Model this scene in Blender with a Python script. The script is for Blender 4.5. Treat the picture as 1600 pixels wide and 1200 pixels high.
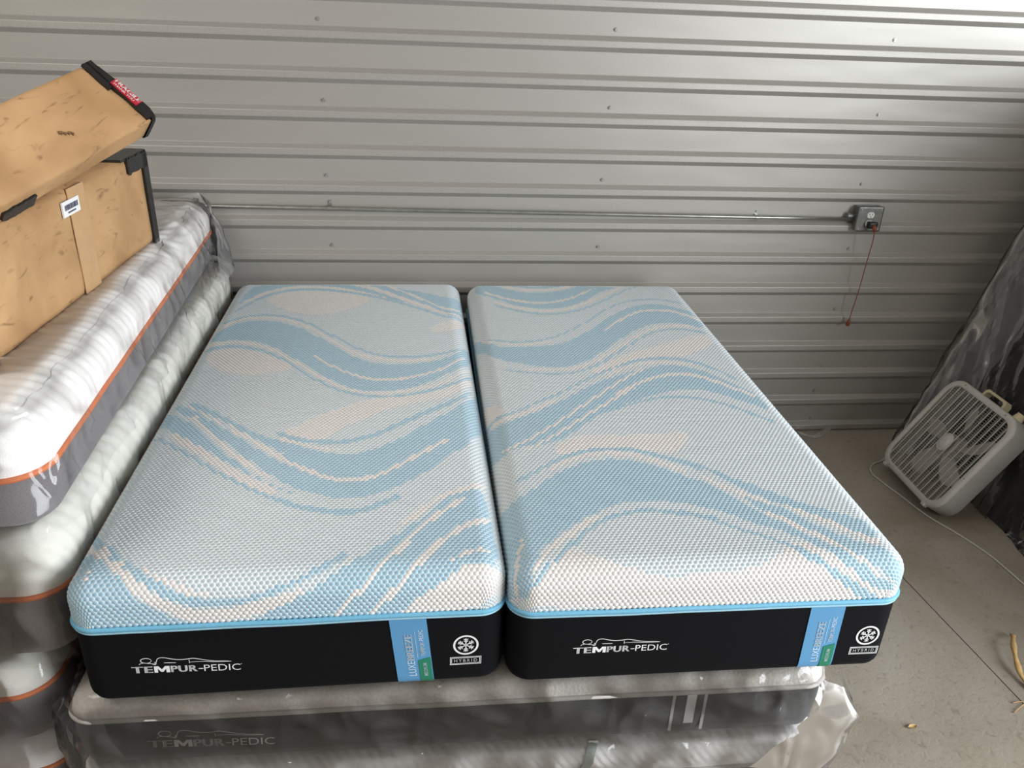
import bpy, bmesh, math, random
import numpy as np
from math import sin, cos, pi, hypot, radians, sqrt
from mathutils import Vector, Matrix, noise

for o in list(bpy.data.objects):
    bpy.data.objects.remove(o)
scene = bpy.context.scene
COL = scene.collection

# ------------------------------------------------------------------ camera
cam_data = bpy.data.cameras.new('camera')
cam_data.sensor_width = 36.0
cam_data.lens = 1254.63 / 1600 * 36.0
cam_data.clip_start = 0.05
cam = bpy.data.objects.new('camera', cam_data)
COL.objects.link(cam)
cam.location = (-0.10136, -3.55867, 2.01141)
cam.rotation_euler = (1.12228, -0.03686, -0.10257)
scene.camera = cam

# ------------------------------------------------------------------ world and light
world = bpy.data.worlds.new('storage_ambient')
scene.world = world
world.use_nodes = True
bg = world.node_tree.nodes['Background']
bg.inputs['Color'].default_value = (1.0, 0.94, 0.86, 1)
bg.inputs['Strength'].default_value = 0.25

def area_light(name, loc, target, sx, sy, power, color):
    d = bpy.data.lights.new(name, 'AREA')
    d.shape = 'RECTANGLE'; d.size = sx; d.size_y = sy
    d.energy = power; d.color = color
    o = bpy.data.objects.new(name, d); COL.objects.link(o)
    o.location = loc
    o.rotation_euler = (Vector(target) - Vector(loc)).to_track_quat('-Z', 'Y').to_euler()
    return o
# daylight coming in through the open roll-up door to the right of the camera
area_light('door_daylight', (4.75, -4.45, 2.0), (-0.2, -1.9, 0.8), 3.6, 2.8, 400, (0.90, 0.955, 1.0))
# added overhead fill that brightens the left stack, not a lamp of the room
area_light('stack_fill', (-2.2, -2.5, 3.1), (-1.0, -1.7, 1.0), 1.6, 1.2, 26, (1.0, 0.945, 0.87))

vs = scene.view_settings
vs.view_transform = 'Standard'
try: vs.look = 'None'
except Exception: pass
vs.exposure = 0.29
vs.gamma = 1.0
vs.use_curve_mapping = False

# ------------------------------------------------------------------ helpers
def lin(r, g, b):
    f = lambda c: (c / 255 / 12.92) if c / 255 <= 0.04045 else ((c / 255 + 0.055) / 1.055) ** 2.4
    return (f(r), f(g), f(b), 1.0)

def new_mat(name):
    m = bpy.data.materials.new(name); m.use_nodes = True
    nt = m.node_tree
    return m, nt, nt.nodes['Principled BSDF']

def simple(name, rgb, rough=0.6, metal=0.0, spec=0.5, noise_amt=0.0, noise_scale=40.0, bump=0.0, bump_scale=200.0):
    """flat colour with procedural grain and relief"""
    m, nt, p = new_mat(name)
    c = lin(*rgb)
    p.inputs['Base Color'].default_value = c
    p.inputs['Roughness'].default_value = rough
    p.inputs['Metallic'].default_value = metal
    p.inputs['Specular IOR Level'].default_value = spec
    tc = nt.nodes.new('ShaderNodeTexCoord')
    if noise_amt > 0:
        n = nt.nodes.new('ShaderNodeTexNoise'); n.inputs['Scale'].default_value = noise_scale; n.inputs['Detail'].default_value = 4
        r = nt.nodes.new('ShaderNodeValToRGB')
        r.color_ramp.elements[0].position = 0.3; r.color_ramp.elements[1].position = 0.7
        r.color_ramp.elements[0].color = tuple(max(0, x * (1 - noise_amt)) for x in c[:3]) + (1,)
        r.color_ramp.elements[1].color = tuple(min(1, x * (1 + noise_amt)) for x in c[:3]) + (1,)
        nt.links.new(tc.outputs['Object'], n.inputs['Vector'])
        nt.links.new(n.outputs['Fac'], r.inputs['Fac'])
        nt.links.new(r.outputs['Color'], p.inputs['Base Color'])
    if bump > 0:
        n2 = nt.nodes.new('ShaderNodeTexNoise'); n2.inputs['Scale'].default_value = bump_scale; n2.inputs['Detail'].default_value = 3
        b = nt.nodes.new('ShaderNodeBump'); b.inputs['Strength'].default_value = bump; b.inputs['Distance'].default_value = 0.004
        nt.links.new(tc.outputs['Object'], n2.inputs['Vector'])
        nt.links.new(n2.outputs['Fac'], b.inputs['Height'])
        nt.links.new(b.outputs['Normal'], p.inputs['Normal'])
    return m

def plastic_film(name, milk=0.10, tint=(225, 226, 232), rough=0.11, wr_scale=(8, 8, 5), bump=0.8, gloss=0.9):
    """thin clear polythene: see-through, a little milky, glossy creases"""
    m = bpy.data.materials.new(name); m.use_nodes = True
    nt = m.node_tree; nt.nodes.clear()
    out = nt.nodes.new('ShaderNodeOutputMaterial')
    tr = nt.nodes.new('ShaderNodeBsdfTransparent'); tr.inputs['Color'].default_value = (0.995, 0.995, 1, 1)
    df = nt.nodes.new('ShaderNodeBsdfDiffuse'); df.inputs['Color'].default_value = lin(*tint)
    tl = nt.nodes.new('ShaderNodeBsdfTranslucent'); tl.inputs['Color'].default_value = lin(*tint)
    gl = nt.nodes.new('ShaderNodeBsdfGlossy'); gl.inputs['Roughness'].default_value = rough
    gl.inputs['Color'].default_value = (gloss, gloss, gloss, 1)
    tc = nt.nodes.new('ShaderNodeTexCoord')
    mp = nt.nodes.new('ShaderNodeMapping'); mp.inputs['Scale'].default_value = wr_scale
    n = nt.nodes.new('ShaderNodeTexNoise'); n.noise_type = 'RIDGED_MULTIFRACTAL'; n.inputs['Scale'].default_value = 1.3; n.inputs['Detail'].default_value = 4; n.inputs['Distortion'].default_value = 0.8; n.inputs['Roughness'].default_value = 0.45
    b = nt.nodes.new('ShaderNodeBump'); b.inputs['Strength'].default_value = bump; b.inputs['Distance'].default_value = 0.03
    nt.links.new(tc.outputs['Object'], mp.inputs['Vector'])
    nt.links.new(mp.outputs['Vector'], n.inputs['Vector'])
    nt.links.new(n.outputs['Fac'], b.inputs['Height'])
    for s in (gl, df): nt.links.new(b.outputs['Normal'], s.inputs['Normal'])
    m1 = nt.nodes.new('ShaderNodeMixShader'); m1.inputs['Fac'].default_value = 0.4
    nt.links.new(df.outputs[0], m1.inputs[1]); nt.links.new(tl.outputs[0], m1.inputs[2])
    m2 = nt.nodes.new('ShaderNodeMixShader'); m2.inputs['Fac'].default_value = milk
    nt.links.new(tr.outputs[0], m2.inputs[1]); nt.links.new(m1.outputs[0], m2.inputs[2])
    fr = nt.nodes.new('ShaderNodeFresnel'); fr.inputs['IOR'].default_value = 1.42
    m3 = nt.nodes.new('ShaderNodeMixShader')
    nt.links.new(fr.outputs[0], m3.inputs['Fac'])
    nt.links.new(m2.outputs[0], m3.inputs[1]); nt.links.new(gl.outputs[0], m3.inputs[2])
    nt.links.new(m3.outputs[0], out.inputs['Surface'])
    return m

def link(name, me, mat=None, parent=None, smooth=False):
    o = bpy.data.objects.new(name, me); COL.objects.link(o)
    if mat is not None:
        mats = mat if isinstance(mat, (list, tuple)) else [mat]
        for m_ in mats: me.materials.append(m_)
    if smooth:
        me.polygons.foreach_set('use_smooth', [True] * len(me.polygons))
    if parent is not None: o.parent = parent
    return o

def pymesh(name, verts, faces, mat=None, parent=None, smooth=False):
    me = bpy.data.meshes.new(name); me.from_pydata([tuple(v) for v in verts], [], faces); me.update()
    return link(name, me, mat, parent, smooth)

def from_bm(name, bm, mat=None, parent=None, smooth=False):
    bmesh.ops.recalc_face_normals(bm, faces=bm.faces)
    me = bpy.data.meshes.new(name); bm.to_mesh(me); bm.free()
    return link(name, me, mat, parent, smooth)

def empty(name, loc=(0, 0, 0), rz=0.0, mtx=None):
    o = bpy.data.objects.new(name, None); COL.objects.link(o)
    o.empty_display_size = 0.1
    if mtx is not None: o.matrix_world = mtx
    else: o.location = loc; o.rotation_euler = (0, 0, rz)
    return o

def tag(o, label=None, cat=None, group=None, kind=None):
    if label: o['label'] = label
    if cat: o['category'] = cat
    if group: o['group'] = group
    if kind: o['kind'] = kind
    return o

def bm_box(bm, x0, x1, y0, y1, z0, z1, bevel=0.0, seg=2):
    r = bmesh.ops.create_cube(bm, size=1.0)
    for v in r['verts']:
        v.co.x = x0 + (v.co.x + 0.5) * (x1 - x0); v.co.y = y0 + (v.co.y + 0.5) * (y1 - y0); v.co.z = z0 + (v.co.z + 0.5) * (z1 - z0)
    if bevel > 0:
        es = list({e for v in r['verts'] for e in v.link_edges})
        bmesh.ops.bevel(bm, geom=es, offset=bevel, segments=seg, affect='EDGES', profile=0.5)

def box(name, x0, x1, y0, y1, z0, z1, mat, parent=None, bevel=0.0, seg=2):
    bm = bmesh.new(); bm_box(bm, x0, x1, y0, y1, z0, z1, bevel, seg)
    return from_bm(name, bm, mat, parent, smooth=False)

def tube_mesh(pts, r, n=10, closed=False, cap=True):
    pts = [Vector(p) for p in pts]; N = len(pts)
    verts = []; faces = []
    up = None
    for i, p in enumerate(pts):
        a = pts[(i - 1) % N] if (closed or i > 0) else p
        b = pts[(i + 1) % N] if (closed or i < N - 1) else p
        t = (b - a).normalized()
        if up is None:
            ref = Vector((0, 0, 1)) if abs(t.z) < 0.9 else Vector((1, 0, 0))
            up = (ref - t * ref.dot(t)).normalized()
        else:
            up = (up - t * up.dot(t)).normalized()
        s = t.cross(up)
        rr = r[i] if isinstance(r, (list, tuple)) else r
        for k in range(n):
            q = 2 * pi * k / n
            verts.append(p + (up * cos(q) + s * sin(q)) * rr)
    M = N if closed else N - 1
    for i in range(M):
        for k in range(n):
            j = (i + 1) % N
            faces.append((i * n + k, i * n + (k + 1) % n, j * n + (k + 1) % n, j * n + k))
    if cap and not closed:
        faces.append(tuple(range(n))[::-1]); faces.append(tuple((N - 1) * n + k for k in range(n)))
    return verts, faces

def tube(name, pts, r, mat, parent=None, n=10, closed=False):
    v, f = tube_mesh(pts, r, n, closed)
    return pymesh(name, v, f, mat, parent, smooth=True)

def catmull(pts, k=6):
    pts = [Vector(p) for p in pts]; out = []
    for i in range(len(pts) - 1):
        p0 = pts[max(i - 1, 0)]; p1 = pts[i]; p2 = pts[i + 1]; p3 = pts[min(i + 2, len(pts) - 1)]
        for j in range(k):
            t = j / k
            out.append(0.5 * ((2 * p1) + (p2 - p0) * t + (2 * p0 - 5 * p1 + 4 * p2 - p3) * t * t + (3 * p1 - p0 - 3 * p2 + p3) * t ** 3))
    out.append(pts[-1]); return out

def rounded_rect(x0, x1, y0, y1, r, nc=8, step=0.0):
    """closed outline, counter-clockwise; long sides subdivided every `step`"""
    pts = []
    cs = [(x1 - r, y0 + r, -pi / 2), (x1 - r, y1 - r, 0), (x0 + r, y1 - r, pi / 2), (x0 + r, y0 + r, pi)]
    for cx, cy, a in cs:
        for k in range(nc + 1):
            q = a + pi / 2 * k / nc
            pts.append((cx + r * cos(q), cy + r * sin(q)))
    if step > 0:
        out = []
        for i, p in enumerate(pts):
            q = pts[(i + 1) % len(pts)]; out.append(p)
            d = hypot(q[0] - p[0], q[1] - p[1]); m = int(d / step)
            for k in range(1, m): out.append((p[0] + (q[0] - p[0]) * k / m, p[1] + (q[1] - p[1]) * k / m))
        pts = out
    return pts

def text_mesh(body, weight=0.0, spacing=1.0, shear=0.0):
    """outline lettering as a flat mesh, lower-left at the origin; returns verts, faces, width, height"""
    cu = bpy.data.curves.new('lettering', 'FONT'); cu.body = body; cu.size = 1.0
    cu.offset = weight; cu.space_character = spacing; cu.shear = shear; cu.fill_mode = 'FRONT'; cu.resolution_u = 3
    o = bpy.data.objects.new('lettering', cu); COL.objects.link(o)
    dg = bpy.context.evaluated_depsgraph_get()
    me = bpy.data.meshes.new_from_object(o.evaluated_get(dg))
    vs_ = [v.co.copy() for v in me.vertices]; fs = [tuple(p.vertices) for p in me.polygons]
    bpy.data.objects.remove(o); bpy.data.curves.remove(cu); bpy.data.meshes.remove(me)
    x0 = min(v.x for v in vs_); x1 = max(v.x for v in vs_); y0 = min(v.y for v in vs_); y1 = max(v.y for v in vs_)
    return [Vector((v.x - x0, v.y - y0, 0)) for v in vs_], fs, x1 - x0, y1 - y0

class Flat:
    """collects flat print shapes in a 2D frame (a, b) and lays them on a plane"""
    def __init__(s): s.v = []; s.f = []
    def add(s, verts, faces):
        n = len(s.v); s.v += [(v[0], v[1]) for v in verts]; s.f += [tuple(i + n for i in f) for f in faces]
    def text(s, body, a, b, w, h, weight=0.0, spacing=1.0, rot=0.0, bold=0.0):
        v, f, tw, th = text_mesh(body, weight, spacing)
        c_, s_ = cos(rot), sin(rot)
        for sh in ((0.0,) if bold == 0 else (-1.0, -0.33, 0.33, 1.0)):   # heavy strokes: the outline laid down side by side
            out = []
            for q in v:
                x, y = (q.x + sh * bold) / tw * w, q.y / th * h
                out.append((a + x * c_ - y * s_, b + x * s_ + y * c_))
            s.add(out, f)
    def line(s, pts, w):
        n = len(pts); v = []; f = []
        for i, p in enumerate(pts):
            p0 = pts[max(i - 1, 0)]; p1 = pts[min(i + 1, n - 1)]
            tx, ty = p1[0] - p0[0], p1[1] - p0[1]; l = hypot(tx, ty) or 1
            ww = w[i] if isinstance(w, (list, tuple)) else w
            nx, ny = -ty / l * ww / 2, tx / l * ww / 2
            v += [(p[0] + nx, p[1] + ny), (p[0] - nx, p[1] - ny)]
            if i: f.append((2 * i - 2, 2 * i - 1, 2 * i + 1, 2 * i))
        s.add(v, f)
    def rect(s, a0, a1, b0, b1): s.add([(a0, b0), (a1, b0), (a1, b1), (a0, b1)], [(0, 1, 2, 3)])
    def poly(s, pts): s.add(pts, [tuple(range(len(pts)))])
    def ring(s, a, b, r0, r1, n=40):
        v = []; f = []
        for k in range(n):
            q = 2 * pi * k / n; v += [(a + r0 * cos(q), b + r0 * sin(q)), (a + r1 * cos(q), b + r1 * sin(q))]
            j = (k + 1) % n; f.append((2 * k, 2 * k + 1, 2 * j + 1, 2 * j))
        s.add(v, f)
    def build(s, name, mat, parent, fn):
        """fn maps (a, b) to a local point"""
        return pymesh(name, [fn(a, b) for a, b in s.v], s.f, mat, parent)
# ------------------------------------------------------------------ materials
def metal_wall_mat():
    m, nt, p = new_mat('grey_painted_steel')
    p.inputs['Metallic'].default_value = 0.36
    p.inputs['Roughness'].default_value = 0.46
    p.inputs['Specular IOR Level'].default_value = 0.4
    tc = nt.nodes.new('ShaderNodeTexCoord')
    n = nt.nodes.new('ShaderNodeTexNoise'); n.inputs['Scale'].default_value = 420; n.inputs['Detail'].default_value = 2
    r = nt.nodes.new('ShaderNodeValToRGB')
    r.color_ramp.elements[0].position = 0.35; r.color_ramp.elements[1].position = 0.68
    r.color_ramp.elements[0].color = lin(157, 153, 147); r.color_ramp.elements[1].color = lin(179, 175, 168)
    nt.links.new(tc.outputs['Object'], n.inputs['Vector']); nt.links.new(n.outputs['Fac'], r.inputs['Fac'])
    nt.links.new(r.outputs['Color'], p.inputs['Base Color'])
    mp = nt.nodes.new('ShaderNodeMapping'); mp.inputs['Scale'].default_value = (1.3, 1.0, 5.0)
    n2 = nt.nodes.new('ShaderNodeTexNoise'); n2.inputs['Scale'].default_value = 1.7; n2.inputs['Detail'].default_value = 1
    b = nt.nodes.new('ShaderNodeBump'); b.inputs['Strength'].default_value = 0.22; b.inputs['Distance'].default_value = 0.02
    b2 = nt.nodes.new('ShaderNodeBump'); b2.inputs['Strength'].default_value = 0.10; b2.inputs['Distance'].default_value = 0.002
    nt.links.new(tc.outputs['Object'], mp.inputs['Vector']); nt.links.new(mp.outputs['Vector'], n2.inputs['Vector'])
    nt.links.new(n2.outputs['Fac'], b.inputs['Height']); nt.links.new(n.outputs['Fac'], b2.inputs['Height'])
    nt.links.new(b.outputs['Normal'], b2.inputs['Normal']); nt.links.new(b2.outputs['Normal'], p.inputs['Normal'])
    return m

def concrete_mat():
    m, nt, p = new_mat('worn_concrete')
    p.inputs['Roughness'].default_value = 0.62
    tc = nt.nodes.new('ShaderNodeTexCoord')
    def nz(scale, detail=6, dist=0.0):
        n = nt.nodes.new('ShaderNodeTexNoise'); n.inputs['Scale'].default_value = scale; n.inputs['Detail'].default_value = detail
        n.inputs['Distortion'].default_value = dist; nt.links.new(tc.outputs['Object'], n.inputs['Vector']); return n
    a = nz(1.6, 6, 0.6)
    r = nt.nodes.new('ShaderNodeValToRGB'); r.color_ramp.elements[0].position = 0.3; r.color_ramp.elements[1].position = 0.72
    r.color_ramp.elements[0].color = lin(142, 130, 112); r.color_ramp.elements[1].color = lin(178, 169, 156)
    nt.links.new(a.outputs['Fac'], r.inputs['Fac'])
    # dark pits and scuffs
    bn = nz(46, 5, 0.8)
    r2 = nt.nodes.new('ShaderNodeValToRGB'); r2.color_ramp.elements[0].position = 0.30; r2.color_ramp.elements[1].position = 0.42
    r2.color_ramp.elements[0].color = (0.42, 0.40, 0.38, 1); r2.color_ramp.elements[1].color = (1, 1, 1, 1)
    nt.links.new(bn.outputs['Fac'], r2.inputs['Fac'])
    mx = nt.nodes.new('ShaderNodeMix'); mx.data_type = 'RGBA'; mx.blend_type = 'MULTIPLY'; mx.inputs['Factor'].default_value = 0.38
    nt.links.new(r.outputs['Color'], mx.inputs['A']); nt.links.new(r2.outputs['Color'], mx.inputs['B'])
    fn = nz(180, 3)
    r3 = nt.nodes.new('ShaderNodeValToRGB'); r3.color_ramp.elements[0].color = (0.80, 0.80, 0.80, 1); r3.color_ramp.elements[1].color = (1.12, 1.12, 1.12, 1)
    nt.links.new(fn.outputs['Fac'], r3.inputs['Fac'])
    mx2 = nt.nodes.new('ShaderNodeMix'); mx2.data_type = 'RGBA'; mx2.blend_type = 'MULTIPLY'; mx2.inputs['Factor'].default_value = 1.0
    nt.links.new(mx.outputs['Result'], mx2.inputs['A']); nt.links.new(r3.outputs['Color'], mx2.inputs['B'])
    nt.links.new(mx2.outputs['Result'], p.inputs['Base Color'])
    b = nt.nodes.new('ShaderNodeBump'); b.inputs['Strength'].default_value = 0.35; b.inputs['Distance'].default_value = 0.004
    nt.links.new(bn.outputs['Fac'], b.inputs['Height']); nt.links.new(b.outputs['Normal'], p.inputs['Normal'])
    return m

def cardboard_mat():
    m, nt, p = new_mat('brown_cardboard')
    p.inputs['Roughness'].default_value = 0.75
    p.inputs['Specular IOR Level'].default_value = 0.25
    tc = nt.nodes.new('ShaderNodeTexCoord')
    n = nt.nodes.new('ShaderNodeTexNoise'); n.inputs['Scale'].default_value = 5; n.inputs['Detail'].default_value = 6; n.inputs['Distortion'].default_value = 0.5
    r = nt.nodes.new('ShaderNodeValToRGB'); r.color_ramp.elements[0].position = 0.28; r.color_ramp.elements[1].position = 0.7
    r.color_ramp.elements[0].color = lin(158, 121, 82); r.color_ramp.elements[1].color = lin(193, 154, 111)
    nt.links.new(tc.outputs['Object'], n.inputs['Vector']); nt.links.new(n.outputs['Fac'], r.inputs['Fac'])
    n2 = nt.nodes.new('ShaderNodeTexNoise'); n2.inputs['Scale'].default_value = 34; n2.inputs['Detail'].default_value = 8; n2.inputs['Distortion'].default_value = 1.2
    mp = nt.nodes.new('ShaderNodeMapping'); mp.inputs['Scale'].default_value = (1.0, 0.28, 1.0)
    nt.links.new(tc.outputs['Object'], mp.inputs['Vector']); nt.links.new(mp.outputs['Vector'], n2.inputs['Vector'])
    r2 = nt.nodes.new('ShaderNodeValToRGB'); r2.color_ramp.elements[0].position = 0.29; r2.color_ramp.elements[1].position = 0.40
    r2.color_ramp.elements[0].color = (0.45, 0.42, 0.40, 1); r2.color_ramp.elements[1].color = (1, 1, 1, 1)
    nt.links.new(n2.outputs['Fac'], r2.inputs['Fac'])
    mx = nt.nodes.new('ShaderNodeMix'); mx.data_type = 'RGBA'; mx.blend_type = 'MULTIPLY'; mx.inputs['Factor'].default_value = 0.75
    nt.links.new(r.outputs['Color'], mx.inputs['A']); nt.links.new(r2.outputs['Color'], mx.inputs['B'])
    nt.links.new(mx.outputs['Result'], p.inputs['Base Color'])
    b = nt.nodes.new('ShaderNodeBump'); b.inputs['Strength'].default_value = 0.5; b.inputs['Distance'].default_value = 0.01
    nt.links.new(n.outputs['Fac'], b.inputs['Height']); nt.links.new(b.outputs['Normal'], p.inputs['Normal'])
    return m

def knit_mat():
    """cover fabric: each knitted dot carries its own yarn colour (mesh attribute)"""
    m, nt, p = new_mat('blue_white_knit')
    p.inputs['Roughness'].default_value = 0.7
    p.inputs['Specular IOR Level'].default_value = 0.3
    p.inputs['Sheen Weight'].default_value = 0.15
    at = nt.nodes.new('ShaderNodeAttribute'); at.attribute_name = 'yarn'
    nt.links.new(at.outputs['Color'], p.inputs['Base Color'])
    return m

def weave_mat(name, rgb, rough=0.85, scale=900, amt=0.35, sheen=0.0, bump=0.4):
    m, nt, p = new_mat(name)
    p.inputs['Roughness'].default_value = rough
    p.inputs['Specular IOR Level'].default_value = 0.2
    p.inputs['Sheen Weight'].default_value = sheen
    tc = nt.nodes.new('ShaderNodeTexCoord')
    n = nt.nodes.new('ShaderNodeTexVoronoi'); n.inputs['Scale'].default_value = scale
    c = lin(*rgb)
    r = nt.nodes.new('ShaderNodeValToRGB')
    r.color_ramp.elements[0].color = tuple(x * (1 + amt) for x in c[:3]) + (1,)
    r.color_ramp.elements[1].color = tuple(x * (1 - amt) for x in c[:3]) + (1,)
    b = nt.nodes.new('ShaderNodeBump'); b.inputs['Strength'].default_value = bump; b.inputs['Distance'].default_value = 0.002
    nt.links.new(tc.outputs['Object'], n.inputs['Vector']); nt.links.new(n.outputs['Distance'], r.inputs['Fac'])
    nt.links.new(r.outputs['Color'], p.inputs['Base Color'])
    nt.links.new(n.outputs['Distance'], b.inputs['Height']); nt.links.new(b.outputs['Normal'], p.inputs['Normal'])
    return m

M = dict(
    steel=metal_wall_mat(), concrete=concrete_mat(), cardboard=cardboard_mat(), knit=knit_mat(),
    screw=simple('screw_zinc', (168, 166, 162), 0.35, 0.6, noise_amt=0.1),
    black_band=weave_mat('black_mesh_fabric', (8, 8, 12), 0.95, 700, 0.5, 0.0, 0.3),
    grey_band=weave_mat('grey_chenille', (84, 82, 80), 0.95, 500, 0.3, 0.2, 0.3),
    lilac_band=weave_mat('heather_grey_fabric', (120, 116, 117), 0.95, 500, 0.25, 0.2, 0.3),
    taupe_band=weave_mat('taupe_grey_fabric', (118, 110, 104), 0.95, 500, 0.25, 0.2, 0.3),
    pip_blue=simple('blue_piping', (112, 178, 208), 0.6, noise_amt=0.08, noise_scale=200),
    pip_pale=simple('pale_blue_piping', (158, 202, 220), 0.6, noise_amt=0.08, noise_scale=200),
    pip_orange=simple('orange_piping', (206, 112, 60), 0.6, noise_amt=0.08, noise_scale=200),
    pip_grey=simple('pale_grey_piping', (196, 190, 184), 0.6, noise_amt=0.08, noise_scale=200),
    quilt=simple('white_quilt', (246, 243, 239), 0.8, spec=0.2, noise_amt=0.03, noise_scale=20, bump=0.25, bump_scale=260),
    quilt2=simple('ivory_quilt', (226, 224, 214), 0.8, spec=0.2, noise_amt=0.04, noise_scale=30, bump=0.25, bump_scale=260),
    knit_white=weave_mat('white_dotted_knit', (224, 219, 211), 0.8, 130, 0.10, 0.1, 0.8),
    thread_white=simple('white_embroidery', (236, 236, 236), 0.6, noise_amt=0.04, noise_scale=500),
    thread_grey=simple('silver_embroidery', (196, 192, 188), 0.6, noise_amt=0.06, noise_scale=500),
    label_blue=simple('blue_satin_label', (92, 152, 196), 0.45, noise_amt=0.14, noise_scale=900),
    label_green=simple('green_satin_label', (30, 128, 98), 0.5, noise_amt=0.08, noise_scale=600),
    label_text=simple('pale_label_print', (214, 226, 236), 0.6, noise_amt=0.03, noise_scale=400),
    film=plastic_film('clear_mattress_bag', 0.03),
    film_milky=plastic_film('milky_mattress_bag', 0.22, (216, 214, 218), 0.2),
    film_dark=plastic_film('dusty_clear_sheet', 0.035, (170, 168, 168), 0.24, (4.0, 14, 5.0), 0.6, 0.35),
    black_tape=simple('black_tape', (26, 25, 25), 0.42, noise_amt=0.25, noise_scale=30, bump=0.3, bump_scale=60),
    paper_tape=simple('brown_packing_tape', (189, 151, 109), 0.5, noise_amt=0.05, noise_scale=30),
    sticker=simple('white_sticker', (232, 232, 230), 0.5, noise_amt=0.02),
    ink=simple('dark_blue_ink', (52, 56, 92), 0.6, noise_amt=0.05),
    red=simple('red_sticker', (178, 34, 48), 0.5, noise_amt=0.08),
    dark_inside=simple('box_inside', (118, 88, 56), 0.8, noise_amt=0.1),
    zinc=simple('galvanised_conduit', (166, 165, 160), 0.32, 0.85, noise_amt=0.12, noise_scale=25),
    zinc_box=simple('galvanised_box', (128, 127, 123), 0.4, 0.75, noise_amt=0.2, noise_scale=40),
    white_plastic=simple('white_plastic', (226, 224, 218), 0.4, noise_amt=0.02),
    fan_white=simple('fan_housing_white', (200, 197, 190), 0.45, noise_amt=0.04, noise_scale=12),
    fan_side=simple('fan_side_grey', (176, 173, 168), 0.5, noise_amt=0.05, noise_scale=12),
    fan_cream=simple('aged_cream_plastic', (208, 196, 160), 0.45, noise_amt=0.05, noise_scale=30),
    fan_blade=simple('smoky_fan_blade', (178, 174, 166), 0.35, noise_amt=0.06, noise_scale=20),
    black_plastic=simple('black_plastic', (20, 20, 20), 0.4, noise_amt=0.1),
    orange_cord=simple('orange_cord', (128, 64, 36), 0.5, noise_amt=0.1),
    cord_white=simple('white_cord', (206, 203, 196), 0.5, noise_amt=0.05),
    dark_fabric=simple('black_mattress_fabric', (24, 23, 22), 0.9, noise_amt=0.35, noise_scale=14, bump=0.5, bump_scale=25),
    straw=simple('dry_straw', (190, 154, 100), 0.7, noise_amt=0.2, noise_scale=40),
    leaf=simple('dry_leaf', (196, 164, 108), 0.7, noise_amt=0.2, noise_scale=80),
    joint=simple('joint_dark', (52, 46, 38), 0.9, noise_amt=0.2),
    mint=simple('mint_ribbon', (196, 206, 196), 0.6, noise_amt=0.05),
    purple=simple('purple_ribbon', (86, 60, 100), 0.6, noise_amt=0.05),
)

# ------------------------------------------------------------------ the room
# floor: two concrete pours with a sawn joint between them
JX = lambda y: 1.776 + (-(y + 1.242)) * 0.0865
def build_floor():
    x0, x1, y0, y1 = -4.0, 5.0, -6.0, 0.06
    g = 0.0026; dep = 0.012
    N = 40; ys = [y0 + (y1 - y0) * i / N for i in range(N + 1)]
    v = []; f = []
    rnd = random.Random(3)
    for y in ys:
        jx = JX(y) + 0.002 * noise.noise(Vector((0, y * 6, 0)))
        v += [(x0, y, 0), (jx - g, y, 0), (jx - g * 0.6, y, -dep), (jx + g * 0.6, y, -dep), (jx + g, y, 0), (x1, y, 0)]
    mi = []
    for i in range(N):
        for k in range(5):
            a = i * 6 + k; f.append((a, a + 1, a + 7, a + 6)); mi.append(1 if k == 2 else 0)
    o = pymesh('floor', v, f, [M['concrete'], M['joint']])
    o.data.polygons.foreach_set('material_index', mi)
    tag(o, 'worn grey-brown concrete floor with a sawn joint', 'floor', kind='structure')
build_floor()

# back wall: corrugated steel liner with horizontal trapezoid ribs every 15 cm
RIB_S, RIB_Z0, RIB_D, RIB_H, RIB_W = 0.1524, 0.0536, 0.0195, 0.018, 0.025
def build_wall():
    x0, x1 = -3.2, 4.2
    prof = [(0.0, -0.02)]
    z = RIB_Z0
    for k in range(0, 21):
        zt = RIB_Z0 + k * RIB_S
        lo = zt - 2 * RIB_H - RIB_W
        e = 0.0015
        prof += [(0, lo - e), (-0.0012, lo + e * 0.4), (-RIB_D + 0.001, zt - RIB_H - RIB_W - e * 0.6), (-RIB_D, zt - RIB_H - RIB_W + e),
                 (-RIB_D, zt - RIB_H - e), (-RIB_D + 0.001, zt - RIB_H + e * 0.6), (-0.0012, zt - e * 0.4), (0, zt + e)]
    prof.append((0, RIB_Z0 + 21 * RIB_S - 0.08))
    nx = 60; v = []; f = []
    P = len(prof)
    for i in range(nx + 1):
        x = x0 + (x1 - x0) * i / nx
        for y, z in prof: v.append((x, y, z))
    for i in range(nx):
        for k in range(P - 1):
            a = i * P + k; f.append((a, a + P, a + P + 1, a + 1))
    o = pymesh('wall_back', v, f, M['steel'])
    tag(o, 'grey corrugated steel wall with horizontal ribs', 'wall', kind='structure')
    return o
wall = build_wall()
def screw_mesh():
    bm = bmesh.new()
    bmesh.ops.create_cone(bm, cap_ends=True, segments=12, radius1=0.0085, radius2=0.007, depth=0.003, matrix=Matrix.Translation((0, 0, 0.0015)))
    bmesh.ops.create_cone(bm, cap_ends=True, segments=6, radius1=0.0048, radius2=0.0044, depth=0.005, matrix=Matrix.Translation((0, 0, 0.005)))
    me = bpy.data.meshes.new('screw'); bm.to_mesh(me); bm.free(); me.materials.append(M['screw']); return me
scr = screw_mesh()
for x in (-0.507, 0.699, 1.92):
    for k in range(7):
        o = bpy.data.objects.new('screw', scr); COL.objects.link(o); o.parent = wall
        o.location = (x + 0.004 * sin(k * 2.3), -0.0005, 1.908 - 0.3065 * k); o.rotation_euler = (pi / 2, 0.3 * k, 0)
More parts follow.
